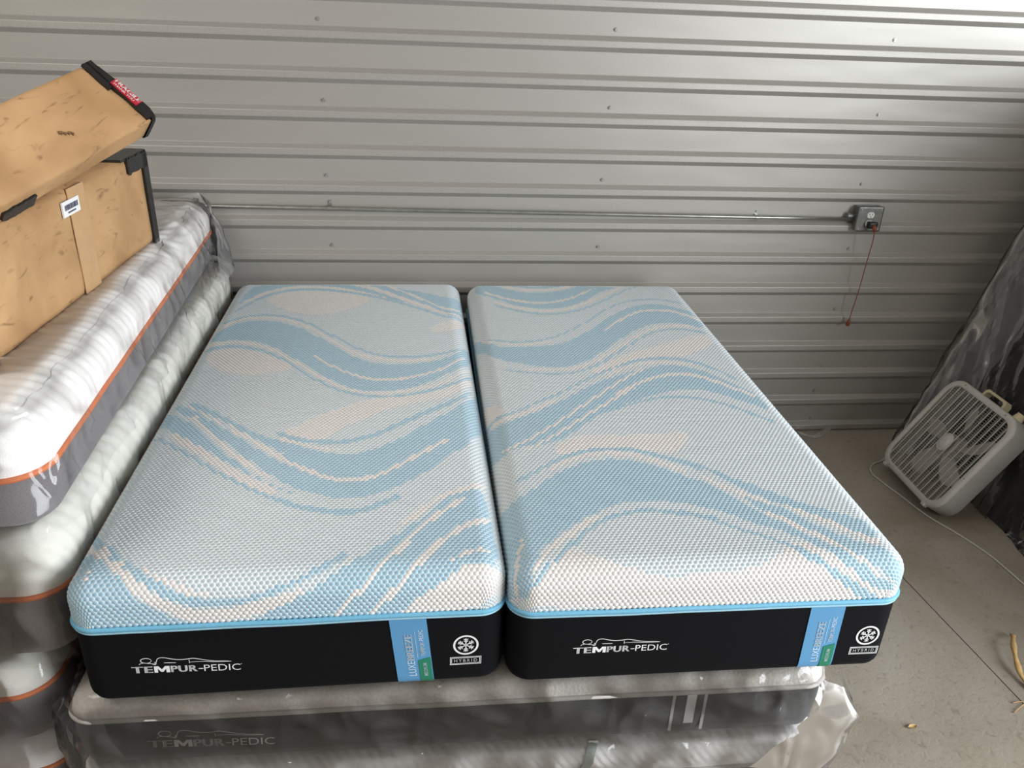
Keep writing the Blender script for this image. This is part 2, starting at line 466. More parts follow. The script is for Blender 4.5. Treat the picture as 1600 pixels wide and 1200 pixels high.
o = bpy.data.objects.new('screw', scr); COL.objects.link(o); o.parent = wall; o.location = (1.908, -0.0005, 0.231); o.rotation_euler = (pi / 2, 0, 0)

# ---- swirl bands of the two covers, in millimetres on the sheet (P pale, W white, B blue)
PATTERN_A = [
 ('W',[(149,1783),(207,1865),(298,1901),(420,1880),(527,1838),(594,1778),(543,1698),(464,1622),(385,1592),(294,1615),(216,1692)]),
 ('B',[(55,1716),(57,1831),(74,1953),(141,1990),(494,1989),(580,1911),(664,1820),(745,1729),(657,1782),(566,1869),(456,1938),(330,1977),(218,1957),(140,1890),(88,1784)]),
 ('W',[(67,1763),(139,1888),(218,1955),(330,1973),(457,1936),(567,1870),(666,1792),(664,1762),(566,1839),(458,1904),(334,1940),(224,1923),(147,1858),(76,1736)]),
 ('B',[(56,1661),(126,1818),(194,1895),(286,1935),(384,1927),(501,1883),(609,1826),(706,1747),(808,1661),(898,1572),(987,1617),(986,1594),(894,1551),(805,1638),(704,1722),(608,1800),(501,1856),(386,1899),(289,1907),(199,1869),(134,1795),(63,1640)]),
 ('B',[(543,2000),(786,1885),(906,1798),(987,1849),(981,1611),(897,1583),(807,1687),(705,1776),(622,1874)]),
 ('W',[(494,1997),(589,1932),(681,1832),(786,1722),(900,1609),(987,1648),(986,1626),(896,1587),(782,1698),(679,1807),(587,1906),(494,1970)]),
 ('W',[(544,1999),(648,1889),(746,1774),(847,1681),(845,1661),(744,1754),(646,1868),(543,1978)]),
 ('W',[(628,2001),(730,1880),(826,1758),(902,1659),(987,1720),(986,1696),(898,1636),(822,1735),(727,1855),(626,1975)]),
 ('P',[(728,1995),(932,1995),(985,1907),(907,1817),(811,1902)]),
 ('W',[(810,1412),(848,1490),(895,1530),(986,1595),(1000,1554),(890,1410)]),
 ('B',[(31,1428),(67,1497),(110,1535),(172,1548),(248,1523),(326,1471),(407,1374),(485,1264),(558,1169),(640,1118),(718,1107),(798,1129),(879,1167),(994,1340),(983,1187),(840,995),(757,933),(683,905),(623,903),(561,926),(495,986),(438,1062),(379,1135),(317,1218),(254,1288),(193,1334),(122,1354),(56,1347),(13,1363)]),
 ('W',[(406,1208),(458,1141),(521,1076),(581,1022),(644,997),(712,1002),(795,1036),(875,1104),(971,1257),(982,1261),(877,1085),(797,1017),(714,983),(644,978),(580,1003),(519,1058),(456,1123),(403,1190)]),
 ('W',[(31,1485),(94,1578),(172,1594),(257,1567),(337,1506),(419,1408),(499,1287),(571,1200),(652,1160),(745,1149),(845,1170),(845,1150),(745,1129),(652,1140),(570,1181),(496,1269),(417,1389),(337,1484),(258,1543),(176,1569),(100,1554),(42,1454)]),
 ('B',[(36,1538),(98,1597),(168,1617),(252,1598),(340,1540),(423,1439),(502,1334),(576,1244),(651,1191),(745,1182),(846,1202),(965,1297),(965,1279),(847,1185),(745,1165),(651,1175),(574,1228),(500,1318),(421,1422),(340,1521),(254,1578),(171,1596),(103,1577),(44,1513)]),
 ('W',[(10,1334),(71,1336),(138,1340),(212,1306),(275,1251),(354,1149),(442,1038),(531,936),(611,900),(714,901),(806,943),(870,984),(968,1135),(976,1130),(872,966),(808,925),(715,884),(611,882),(529,919),(440,1021),(352,1131),(274,1232),(213,1284),(142,1317),(77,1314),(29,1284)]),
 ('W',[(35,1197),(61,1260),(124,1275),(188,1247),(260,1203),(327,1144),(359,1088),(318,1067),(265,1046),(211,1040),(151,1065),(100,1105)]),
 ('W',[(383,642),(430,701),(491,758),(557,806),(613,849),(684,860),(775,876),(856,915),(959,1030),(963,978),(866,859),(775,822),(715,799),(657,763),(608,716),(554,671),(513,635),(471,575),(438,545),(372,569)]),
 ('B',[(14,1292),(65,1299),(124,1308),(189,1283),(256,1238),(326,1161),(388,1080),(460,980),(532,915),(600,882),(672,872),(744,883),(824,924),(902,979),(969,1080),(973,1069),(904,962),(826,908),(745,867),(673,856),(600,866),(531,899),(458,965),(385,1064),(325,1144),(256,1219),(191,1263),(128,1287),(71,1278),(30,1250)]),
 ('W',[(379,654),(410,681),(457,716),(533,765),(591,816),(639,861),(692,789),(643,760),(585,706),(542,650),(515,604),(469,606),(418,619),(394,629)]),
 ('B',[(424,570),(464,549),(522,524),(578,517),(622,526),(666,554),(711,590),(758,640),(798,692),(849,746),(893,794),(927,847),(998,971),(983,800),(965,657),(917,582),(879,528),(839,478),(800,430),(764,392),(728,361),(687,331),(646,311),(609,298),(568,301),(523,316),(487,336),(449,370),(418,398),(391,598)]),
 ('W',[(398,608),(422,593),(462,572),(501,555),(550,545),(550,533),(501,543),(462,560),(422,582),(398,596)]),
 ('B',[(370,654),(419,619),(458,606),(515,596),(572,597),(608,614),(653,640),(707,691),(756,736),(806,783),(858,827),(904,873),(946,932),(951,913),(908,846),(862,801),(811,758),(761,712),(712,668),(658,617),(612,591),(575,574),(517,573),(459,583),(419,596),(369,631)]),
 ('W',[(414,495),(438,473),(477,442),(515,415),(551,398),(593,394),(627,398),(668,419),(710,458),(754,502),(801,549),(857,604),(861,585),(805,530),(759,484),(715,440),(672,401),(630,380),(594,375),(551,379),(514,397),(476,425),(436,455),(412,478)]),
 ('B',[(440,302),(461,289),(495,274),(536,262),(572,255),(611,256),(649,271),(685,293),(718,321),(725,299),(691,270),(654,248),(614,233),(574,232),(536,239),(496,251),(460,266),(439,279)]),
 ('B',[(97,856),(154,802),(219,734),(286,665),(347,617),(423,581),(460,561),(471,462),(413,518),(354,574),(304,619),(247,682),(180,748),(112,804),(68,848)]),
 ('B',[(37,849),(91,813),(165,729),(234,656),(299,587),(363,514),(420,471),(476,423),(485,334),(468,344),(414,389),(376,429),(327,483),(271,553),(203,635),(156,690),(107,747),(33,819)]),
 ('B',[(-7,839),(75,757),(134,691),(195,607),(243,541),(287,485),(337,425),(383,379),(437,340),(481,314),(420,347),(365,392),(308,442),(251,497),(208,543),(156,594),(102,648),(58,684),(-11,761)]),
 ('W',[(220,710),(287,635),(331,585),(380,534),(419,491),(467,456),(511,422),(509,402),(465,436),(417,471),(377,514),(328,565),(285,614),(217,688)]),
 ('W',[(102,785),(158,699),(205,630),(247,571),(292,514),(334,459),(380,416),(378,398),(331,441),(288,496),(243,553),(200,612),(153,681),(98,766)]),
 ('W',[(70,844),(138,774),(209,699),(255,644),(254,637),(208,692),(138,766),(70,835)]),
 ('W',[(73,676),(110,637),(147,599),(191,554),(236,504),(278,457),(316,421),(353,391),(407,352),(405,320),(351,358),(313,388),(273,425),(231,472),(188,520),(144,563),(108,600),(71,638)]),
 ('B',[(-7,692),(69,618),(114,580),(167,525),(223,470),(263,430),(305,397),(350,358),(393,326),(444,298),(486,278),(486,264),(443,284),(392,312),(349,344),(304,382),(262,415),(221,456),(166,511),(113,564),(71,601),(-12,684)]),
 ('B',[(-102,-55),(-24,1),(-9,68),(-14,141),(22,133),(64,95),(100,58),(122,30),(145,4),(174,-26),(206,-52),(242,-78),(274,-91),(271,-113),(-121,-60)]),
 ('W',[(20,61),(52,39),(52,35),(-19,100)]),
 ('W',[(16,88),(54,54),(54,50),(16,82)]),
 ('W',[(15,179),(45,140),(87,99),(120,61),(154,32),(187,4),(211,-14),(239,-30),(273,-48),(315,-51),(352,-49),(393,-39),(431,-26),(478,-15),(509,-3),(508,-30),(476,-44),(437,-62),(396,-72),(348,-85),(287,-85),(251,-75),(218,-52),(185,-30),(152,1),(121,33),(100,58),(61,95),(-13,178)]),
 ('W',[(151,69),(201,36),(243,15),(280,1),(310,-6),(295,-17),(265,-9),(228,10),(197,28),(168,49)]),
 ('B',[(396,-96),(414,-72),(447,-57),(481,-38),(514,-17),(546,1),(578,26),(616,50),(654,90),(690,121),(724,154),(763,193),(800,248),(839,298),(895,330),(936,342),(945,206),(953,153),(955,33),(885,29),(723,-92),(574,-104),(443,-108)]),
 ('B',[(-16,246),(62,147),(107,102),(146,64),(176,41),(210,20),(235,3),(265,-11),(295,-18),(340,-19),(379,-21),(417,-12),(447,0),(478,11),(478,-5),(447,-16),(416,-25),(378,-38),(322,-43),(277,-44),(251,-30),(217,-15),(187,7),(153,35),(114,72),(68,110),(-12,204)]),
 ('W',[(-16,229),(62,132),(106,90),(136,61),(135,55),(105,84),(62,125),(-17,223)]),
 ('B',[(467,6),(495,19),(526,34),(563,60),(597,92),(605,73),(571,43),(533,22),(501,7),(473,-6)]),
 ('W',[(571,-83),(599,-49),(626,-15),(652,13),(675,44),(704,83),(738,131),(773,188),(811,230),(842,264),(886,306),(891,285),(848,245),(818,212),(781,172),(746,116),(712,68),(683,34),(661,6),(634,-24),(606,-59),(578,-94)]),
 ('W',[(649,-84),(683,-41),(714,-5),(737,19),(764,52),(792,94),(818,128),(863,173),(915,206),(947,214),(941,185),(916,183),(869,153),(825,110),(801,78),(773,41),(746,11),(723,-14),(692,-52),(658,-95)]),
 ('W',[(726,187),(780,259),(812,294),(860,330),(920,359),(954,370),(946,343),(920,339),(862,312),(817,278),(786,244),(732,174)]),
 ('W',[(833,43),(858,66),(884,82),(914,87),(942,81),(935,64),(912,72),(886,68),(862,54),(838,35)]),
 ('W',[(720,-92),(754,-51),(787,-24),(814,-8),(838,11),(862,30),(886,34),(917,38),(951,19),(1096,38),(875,-93),(773,-104)]),
]
PATTERN_B = [
 ('B',[(32,1967),(84,1992),(126,1975),(178,1928),(245,1886),(329,1883),(420,1919),(520,1996),(542,1965),(689,1967),(609,1931),(531,1826),(461,1745),(383,1687),(300,1672),(223,1697),(161,1745),(100,1824),(27,1890)]),
 ('W',[(66,1913),(136,1837),(200,1787),(285,1758),(368,1774),(445,1827),(535,1933),(598,1963),(610,1995),(535,1908),(445,1803),(366,1748),(281,1732),(196,1762),(132,1811),(61,1887)]),
 ('W',[(155,1976),(216,1946),(285,1925),(364,1932),(442,1976),(494,2020),(491,1995),(440,1950),(361,1906),(281,1899),(212,1920),(152,1958)]),
 ('B',[(199,1990),(311,1961),(404,2005),(442,2017),(440,1997),(399,1968),(308,1941),(197,1971)]),
 ('W',[(98,1781),(160,1719),(234,1670),(325,1659),(408,1685),(504,1768),(595,1870),(690,1979),(708,1965),(722,1996),(689,1951),(594,1844),(503,1742),(406,1659),(321,1633),(230,1645),(155,1693),(93,1755)]),
 ('B',[(94,1743),(169,1679),(249,1632),(320,1623),(402,1641),(493,1707),(598,1816),(715,1954),(760,1964),(774,1999),(714,1933),(597,1796),(492,1687),(400,1621),(317,1603),(246,1612),(165,1659),(91,1723)]),
 ('B',[(-104,1589),(58,1286),(146,1277),(235,1280),(309,1298),(380,1359),(443,1431),(514,1532),(584,1612),(664,1697),(743,1736),(813,1736),(872,1697),(940,1638),(920,1456),(862,1504),(788,1522),(717,1505),(637,1446),(551,1349),(468,1243),(391,1151),(325,1104),(266,1092),(200,1103),(131,1135),(61,1178),(-48,1381)]),
 ('W',[(491,1432),(560,1516),(634,1606),(710,1666),(783,1678),(849,1662),(897,1615),(945,1581),(923,1534),(886,1590),(839,1636),(776,1651),(706,1640),(633,1583),(561,1496),(492,1412)]),
 ('W',[(11,1368),(119,1308),(208,1306),(277,1329),(276,1313),(207,1291),(117,1292),(10,1355)]),
 ('B',[(46,1365),(122,1334),(193,1329),(262,1351),(337,1406),(414,1488),(498,1592),(582,1705),(660,1774),(739,1805),(833,1811),(913,1765),(907,1747),(828,1793),(735,1787),(658,1757),(581,1689),(499,1579),(414,1474),(337,1392),(261,1337),(192,1315),(120,1320),(44,1352)]),
 ('W',[(154,1087),(264,1077),(333,1087),(398,1136),(454,1189),(535,1288),(622,1389),(705,1464),(779,1493),(878,1493),(871,1470),(774,1471),(702,1443),(621,1371),(536,1271),(455,1173),(398,1119),(331,1070),(261,1060),(151,1070)]),
 ('W',[(373,1057),(456,1129),(543,1205),(626,1248),(727,1308),(836,1378),(905,1394),(908,1306),(832,1245),(749,1173),(692,1181),(619,1175),(535,1121),(460,1068),(393,1018)]),
 ('B',[(87,1089),(162,1061),(237,1043),(304,1049),(364,1077),(432,1136),(510,1227),(594,1324),(679,1412),(755,1453),(836,1461),(915,1420),(908,1402),(830,1444),(751,1437),(677,1396),(594,1311),(511,1214),(433,1124),(364,1064),(303,1036),(235,1030),(160,1048),(85,1076)]),
 ('W',[(-14,885),(32,829),(55,788),(58,770),(25,754),(-6,752),(-56,889)]),
 ('B',[(-140,838),(-64,760),(-4,707),(38,699),(101,737),(155,767),(223,821),(285,877),(351,941),(427,997),(515,1049),(548,1066),(498,861),(433,815),(369,761),(306,700),(243,627),(187,580),(145,566),(106,567),(65,553),(35,533),(-3,515),(-91,582)]),
 ('B',[(501,1026),(565,1066),(624,1097),(678,1107),(729,1090),(782,1051),(830,988),(876,927),(904,873),(912,749),(870,795),(821,837),(771,881),(726,906),(675,912),(619,899),(561,877),(501,841),(452,815),(404,786),(362,783),(394,938),(447,981)]),
 ('W',[(22,551),(73,576),(126,621),(177,669),(232,728),(295,798),(362,873),(434,952),(502,1026),(563,1076),(561,1055),(502,1007),(435,935),(364,857),(297,783),(234,713),(180,655),(128,607),(75,562),(24,535)]),
 ('W',[(93,545),(128,574),(183,620),(240,676),(303,744),(367,807),(434,872),(505,942),(506,922),(435,854),(368,789),(305,727),(242,660),(184,604),(130,559),(95,530)]),
 ('W',[(422,881),(477,932),(543,985),(613,1025),(678,1043),(732,1035),(778,1006),(821,959),(870,906),(900,869),(888,848),(858,885),(810,937),(767,983),(723,1011),(671,1018),(609,1001),(541,963),(477,911),(423,861)]),
 ('W',[(-10,735),(39,728),(93,755),(157,796),(226,850),(226,833),(158,779),(94,738),(41,711),(-3,711)]),
 ('W',[(426,1020),(461,1054),(527,1103),(595,1132),(659,1140),(722,1127),(772,1104),(764,1085),(715,1108),(653,1120),(591,1112),(525,1085),(460,1037),(427,1004)]),
 ('B',[(-140,839),(-56,771),(-8,749),(26,754),(61,767),(110,794),(163,838),(231,884),(312,963),(396,1037),(469,1092),(468,1077),(396,1023),(312,950),(232,872),(164,826),(111,782),(61,755),(28,741),(0,731),(-24,713),(-106,764)]),
 ('B',[(470,1094),(536,1142),(605,1169),(679,1176),(751,1161),(804,1115),(854,1054),(885,995),(874,978),(844,1036),(795,1095),(743,1140),(672,1155),(601,1148),(534,1122),(468,1075)]),
 ('B',[(356,756),(403,785),(473,818),(536,848),(601,865),(660,862),(716,844),(769,810),(818,768),(863,719),(895,684),(887,671),(855,705),(810,754),(762,795),(709,828),(655,845),(596,849),(533,832),(471,803),(402,770),(355,741)]),
 ('W',[(183,557),(229,595),(272,609),(335,615),(395,609),(379,538),(299,537),(249,524),(199,503),(173,512)]),
 ('W',[(353,604),(443,608),(530,613),(600,622),(559,551),(516,495),(467,507),(405,531),(339,537)]),
 ('B',[(-20,284),(20,286),(59,312),(101,351),(150,398),(195,433),(249,465),(300,476),(354,476),(404,462),(453,430),(496,395),(536,353),(580,316),(548,221),(499,246),(446,262),(391,269),(334,270),(286,256),(244,232),(201,203),(160,169),(118,131),(85,93),(64,57),(50,23),(33,-10),(10,-51),(-98,33),(-107,151),(-140,311)]),
 ('W',[(-35,-25),(-14,9),(5,39),(24,106),(40,141),(46,135),(31,99),(13,32),(-2,2),(-19,-33)]),
 ('W',[(144,432),(173,461),(229,496),(287,515),(342,517),(391,507),(435,480),(481,450),(523,410),(514,393),(472,431),(427,461),(384,487),(337,496),(284,494),(228,477),(175,444),(148,416)]),
 ('B',[(45,384),(119,443),(178,491),(233,521),(287,537),(339,542),(397,535),(443,513),(490,485),(542,446),(574,418),(567,403),(534,430),(483,468),(437,496),(392,517),(335,524),(285,520),(233,504),(180,475),(121,429),(48,369)]),
 ('B',[(494,384),(540,366),(576,320),(610,275),(643,232),(675,190),(706,150),(740,111),(771,85),(802,54),(830,27),(855,-3),(883,-30),(969,-59),(895,-63),(855,-38),(820,-9),(790,21),(763,50),(738,80),(706,112),(670,139),(629,154),(594,188),(557,216),(512,238),(457,256)]),
 ('B',[(522,474),(576,435),(624,382),(663,349),(656,336),(616,368),(569,420),(515,458)]),
 ('B',[(620,375),(657,358),(719,299),(774,250),(829,217),(876,188),(921,162),(920,86),(877,110),(838,150),(797,191),(750,224),(702,257),(657,302),(612,352)]),
 ('B',[(613,318),(650,284),(698,247),(740,201),(774,159),(806,126),(839,96),(870,74),(906,60),(929,27),(1008,-4),(1048,-51),(916,-36),(871,6),(839,32),(811,56),(783,93),(751,126),(718,159),(680,203),(648,246)]),
 ('W',[(671,216),(713,181),(753,134),(782,103),(812,69),(836,37),(863,6),(885,-17),(879,-24),(855,-1),(827,28),(800,55),(770,88),(741,118),(702,164),(661,199)]),
 ('W',[(738,240),(782,201),(827,166),(859,132),(887,102),(918,78),(904,61),(875,87),(846,116),(815,149),(771,184),(727,223)]),
 ('W',[(559,380),(606,329),(653,287),(700,250),(693,237),(645,274),(598,316),(551,366)]),
 ('W',[(15,-57),(55,-6),(83,15),(106,46),(140,90),(178,72),(207,50),(246,36),(284,21),(327,7),(377,-1),(429,0),(480,5),(515,4),(528,-105),(12,-67)]),
 ('W',[(389,3),(443,4),(516,5),(565,14),(611,27),(647,46),(693,82),(722,87),(753,56),(781,28),(813,2),(841,-28),(880,-62),(1064,-55),(738,-111),(399,-103)]),
 ('W',[(48,27),(78,70),(112,115),(153,152),(195,186),(238,220),(241,201),(198,167),(157,134),(118,99),(85,58),(58,19)]),
 ('B',[(9,-32),(50,-3),(76,24),(104,57),(141,99),(180,142),(220,180),(259,209),(300,226),(348,236),(401,234),(454,222),(499,209),(539,193),(531,176),(492,192),(448,205),(395,217),(345,219),(299,209),(259,193),(222,166),(184,130),(146,87),(109,48),(83,19),(59,-9),(20,-42)]),
 ('B',[(451,233),(503,207),(550,169),(597,138),(643,108),(684,76),(677,66),(637,98),(591,128),(544,159),(498,196),(446,222)]),
 ('B',[(689,82),(714,52),(744,29),(766,6),(792,-16),(813,-34),(847,-64),(871,-76),(869,-94),(841,-80),(806,-48),(783,-29),(755,-5),(732,16),(700,36),(672,60)]),
 ('B',[(793,-12),(823,-36),(859,-58),(891,-80),(888,-92),(856,-69),(819,-47),(787,-21)]),
]
# ------------------------------------------------------------------ mattresses
def sheet_point(u, v, W, L, R, top, dmax, h=0.0):
    """fold a flat cover sheet over a rounded block: (u, v) on the sheet to a point, h along the normal"""
    qx = min(max(u, R), W - R); qy = min(max(v, R), L - R)
    dx, dy = u - qx, v - qy; d = hypot(dx, dy)
    if d < 1e-9: return (u, v, top + h)
    nx, ny = dx / d, dy / d; d = min(d, dmax)
    if d < R * pi / 2:
        a = d / R; hh = R * sin(a); z = -R * (1 - cos(a)); no, nz = sin(a), cos(a)
    else:
        hh = R; z = -R - (d - R * pi / 2); no, nz = 1.0, 0.0
    return (qx + nx * (hh + h * no), qy + ny * (hh + h * no), top + z + h * nz)

def sheet_np(U, V, H, W, L, R, top, dmax):
    qx = np.clip(U, R, W - R); qy = np.clip(V, R, L - R)
    dx = U - qx; dy = V - qy; d = np.hypot(dx, dy); ds = np.where(d < 1e-9, 1, d)
    nx = dx / ds; ny = dy / ds; d = np.minimum(d, dmax)
    a = np.minimum(d / R, pi / 2)
    hh = R * np.sin(a); z = -R * (1 - np.cos(a)) - np.maximum(d - R * pi / 2, 0)
    no = np.sin(a); nz = np.cos(a)
    # a soft crown
    cr = 0.010 * (1 - ((U - W / 2) / (W / 2)) ** 4) * (1 - ((V - L / 2) / (L / 2)) ** 4)
    cr = np.clip(cr, 0, 1) - 0.004
    return np.stack([qx + nx * (hh + H * no), qy + ny * (hh + H * no), top + z + H * nz + cr * nz], -1)

def chaikin(pts, it=2):
    for _ in range(it):
        out = []
        for i, p in enumerate(pts):
            q = pts[(i + 1) % len(pts)]
            out += [(0.75 * p[0] + 0.25 * q[0], 0.75 * p[1] + 0.25 * q[1]), (0.25 * p[0] + 0.75 * q[0], 0.25 * p[1] + 0.75 * q[1])]
        pts = out
    return pts

def inside(poly, X, Y):
    res = np.zeros(X.shape, bool); n = len(poly)
    for i in range(n):
        x0, y0 = poly[i]; x1, y1 = poly[(i + 1) % n]
        if y0 == y1: continue
        cnd = ((y0 > Y) != (y1 > Y)) & (X < (x1 - x0) * (Y - y0) / (y1 - y0) + x0)
        res ^= cnd
    return res

MW, ML, MR, MTOP, MPIP = 0.965, 2.032, 0.06, 0.335, 0.222
MDMAX = MR * pi / 2 + (MTOP - MR - MPIP)

def hex_cover(name, pattern, parent):
    """knitted cover: every dot of the honeycomb is a small raised dome with its own yarn colour"""
    px = 0.0131; py = 0.0093
    nu = int((MW + 2 * MDMAX) / px) + 2; nv = int((ML + 2 * MDMAX) / py) + 2
    I, J = np.meshgrid(np.arange(nu), np.arange(nv), indexing='ij')
    U = -MDMAX + (I + 0.5 * (J % 2)) * px; V = -MDMAX + J * py
    U = U.ravel(); V = V.ravel(); Jr = J.ravel()
    qx = np.clip(U, MR, MW - MR); qy = np.clip(V, MR, ML - MR)
    d = np.hypot(U - qx, V - qy)
    keep = d < MDMAX + px * 0.3
    U = U[keep]; V = V[keep]; Jr = Jr[keep]; n = len(U)
    cls = np.zeros(n, int)
    for k, pts in pattern:
        poly = chaikin([(a / 1000, b / 1000) for a, b in pts], 2)
        cls[inside(poly, U, V)] = {'P': 0, 'W': 1, 'B': 2}[k]
    rng = np.random.RandomState(5)
    inner = np.array([lin(181, 198, 205)[:3], lin(227, 221, 217)[:3], lin(150, 187, 206)[:3]])
    ring = np.array([lin(226, 230, 232)[:3], lin(226, 224, 222)[:3], lin(190, 211, 222)[:3]])
    h1 = (px * px / 8 + py * py / 2) / py; h2 = h1 - px * px / 4 / py
    hexa = [(px / 2, -h2), (px / 2, h2), (0, h1), (-px / 2, h2), (-px / 2, -h2), (0, -h1)]
    hx = np.array([q[0] for q in hexa]); hy = np.array([q[1] for q in hexa])
    ia = np.arctan2(hy, hx); ri = 0.0042
    OU = U[:, None] + hx[None]; OV = V[:, None] + hy[None]
    IU = U[:, None] + np.cos(ia)[None] * ri; IV = V[:, None] + np.sin(ia)[None] * ri
    AU = np.concatenate([OU, IU, U[:, None]], 1); AV = np.concatenate([OV, IV, V[:, None]], 1)
    AH = np.concatenate([np.full((n, 6), -0.0006), np.full((n, 6), 0.0015), np.full((n, 1), 0.0022)], 1)
    P = sheet_np(AU, AV, AH, MW, ML, MR, MTOP, MDMAX).reshape(-1, 3)
    base = (np.arange(n) * 13)[:, None]
    quads = []; tris = []
    for k in range(6):
        j = (k + 1) % 6
        quads.append(np.concatenate([base + k, base + j, base + 6 + j, base + 6 + k], 1))
        tris.append(np.concatenate([base + 6 + k, base + 6 + j, base + 12], 1))
    Q = np.stack(quads, 1).reshape(-1, 4); T = np.stack(tris, 1).reshape(-1, 3)
    me = bpy.data.meshes.new(name)
    nl = Q.size + T.size; nf = len(Q) + len(T)
    me.vertices.add(len(P)); me.vertices.foreach_set('co', P.astype(np.float32).ravel())
    me.loops.add(nl); me.loops.foreach_set('vertex_index', np.concatenate([Q.ravel(), T.ravel()]).astype(np.int32))
    me.polygons.add(nf)
    ls = np.concatenate([np.arange(len(Q)) * 4, Q.size + np.arange(len(T)) * 3]).astype(np.int32)
    me.polygons.foreach_set('loop_start', ls)
    me.polygons.foreach_set('use_smooth', np.ones(nf, bool))
    me.update(calc_edges=True); me.validate()
    at = me.attributes.new('yarn', 'FLOAT_COLOR', 'FACE')
    shade = 1 + 0.05 * (rng.rand(n) - 0.5)
    cq = np.repeat(ring[cls] * shade[:, None], 6, 0); ct = np.repeat(inner[cls] * shade[:, None], 6, 0)
    cc = np.concatenate([cq, ct], 0); cc = np.concatenate([cc, np.ones((len(cc), 1))], 1)
    at.data.foreach_set('color', cc.astype(np.float32).ravel())
    return link(name, me, M['knit'], parent)

def ring_wall(name, outline_fn, levels, mat, parent, close_bottom=False, smooth=True):
    """stacked outlines -> side wall; levels are (inset, z)"""
    v = []; f = []; n = None
    for ins, z in levels:
        o = outline_fn(ins); n = len(o)
        v += [(a, b, z) for a, b in o]
    for i in range(len(levels) - 1):
        for k in range(n):
            j = (k + 1) % n; f.append((i * n + k, i * n + j, (i + 1) * n + j, (i + 1) * n + k))
    if close_bottom: f.append(tuple(range(n))[::-1])
    return pymesh(name, v, f, mat, parent, smooth)

def outline(W, L, R, step=0.06):
    def fn(ins):
        return rounded_rect(ins, W - ins, ins, L - ins, max(R - ins, 0.01), 8, step)
    return fn

def wavy_piping(name, W, L, R, z, r, mat, parent, off=0.002, amp=0.0015, seed=0.0):
    pts = [(a, b, z + amp * noise.noise(Vector((a * 5 + seed, b * 5, seed)))) for a, b in rounded_rect(-off, W + off, -off, L + off, R + off, 10, 0.04)]
    return tube(name, pts, r, mat, parent, 8, True)

FIG = dict(  # reclining figure drawn in thin lines, units of the lettering width (x) and height above baseline
    head=[(53 + 18 * cos(q) , 57 + 11 * sin(q) ) for q in [k * pi / 8 for k in range(17)]],
    hair=[(28, 39), (34, 45), (46, 47), (58, 45), (70, 43), (82, 38), (86, 46), (80, 50)],
    body=[(66, 45), (78, 42), (87, 50), (90, 60), (98, 68), (115, 69), (140, 62), (165, 58), (190, 59), (212, 62), (232, 58), (260, 51), (290, 46), (320, 45), (342, 42)],
    leg=[(198, 45), (240, 46), (280, 43), (315, 42), (342, 42)],
    tick=[(198, 56), (199, 40)], dash=[(112, 45), (153, 44)])

def brand_print(name, parent, fn, a, b, w, mat, tilt=0.0):
    """heavy and light lettering with the line figure above it; a, b = lower left, w = width"""
    fl = Flat(); k = w / 377.0; h = 30 * k
    fl.text('TE', 2 * k, 0, 68 * k, h, 0.010, 1.08, 0.0, 0.030)
    fl.poly([((76 + 53 * x) * k, y * h) for x, y in ((0, 0), (0, 1), (0.29, 1), (0.5, 0.50), (0.71, 1), (1, 1), (1, 0), (0.77, 0), (0.77, 0.60), (0.57, 0.10), (0.43, 0.10), (0.23, 0.60), (0.23, 0))])
    fl.text('PUR', 134 * k, 0, 88 * k, h, 0.010, 1.1, 0.0, 0.030)
    fl.rect(227 * k, 243 * k, 11 * k, 14.5 * k)
    fl.text('PEDIC', 246 * k, 0, 126 * k, h, -0.004, 1.0)
    fl.ring(376 * k, 29 * k, 1.0 * k, 1.8 * k, 10)
    for nm, pts in FIG.items():
        P = [(q.x, q.y) for q in catmull([(x * k, y * k, 0) for x, y in pts], 4)]
        n = len(P)
        wd = [(2.6 if nm in ('head', 'body', 'hair') else 2.0) * k * (0.55 + 0.6 * sin(pi * (i + 1) / (n + 1))) for i in range(n)]
        fl.line(P, wd)
    c_, s_ = cos(tilt), sin(tilt)
    return fl.build(name, mat, parent, lambda x, y: fn(a + x * c_ - y * s_, b + x * s_ + y * c_))

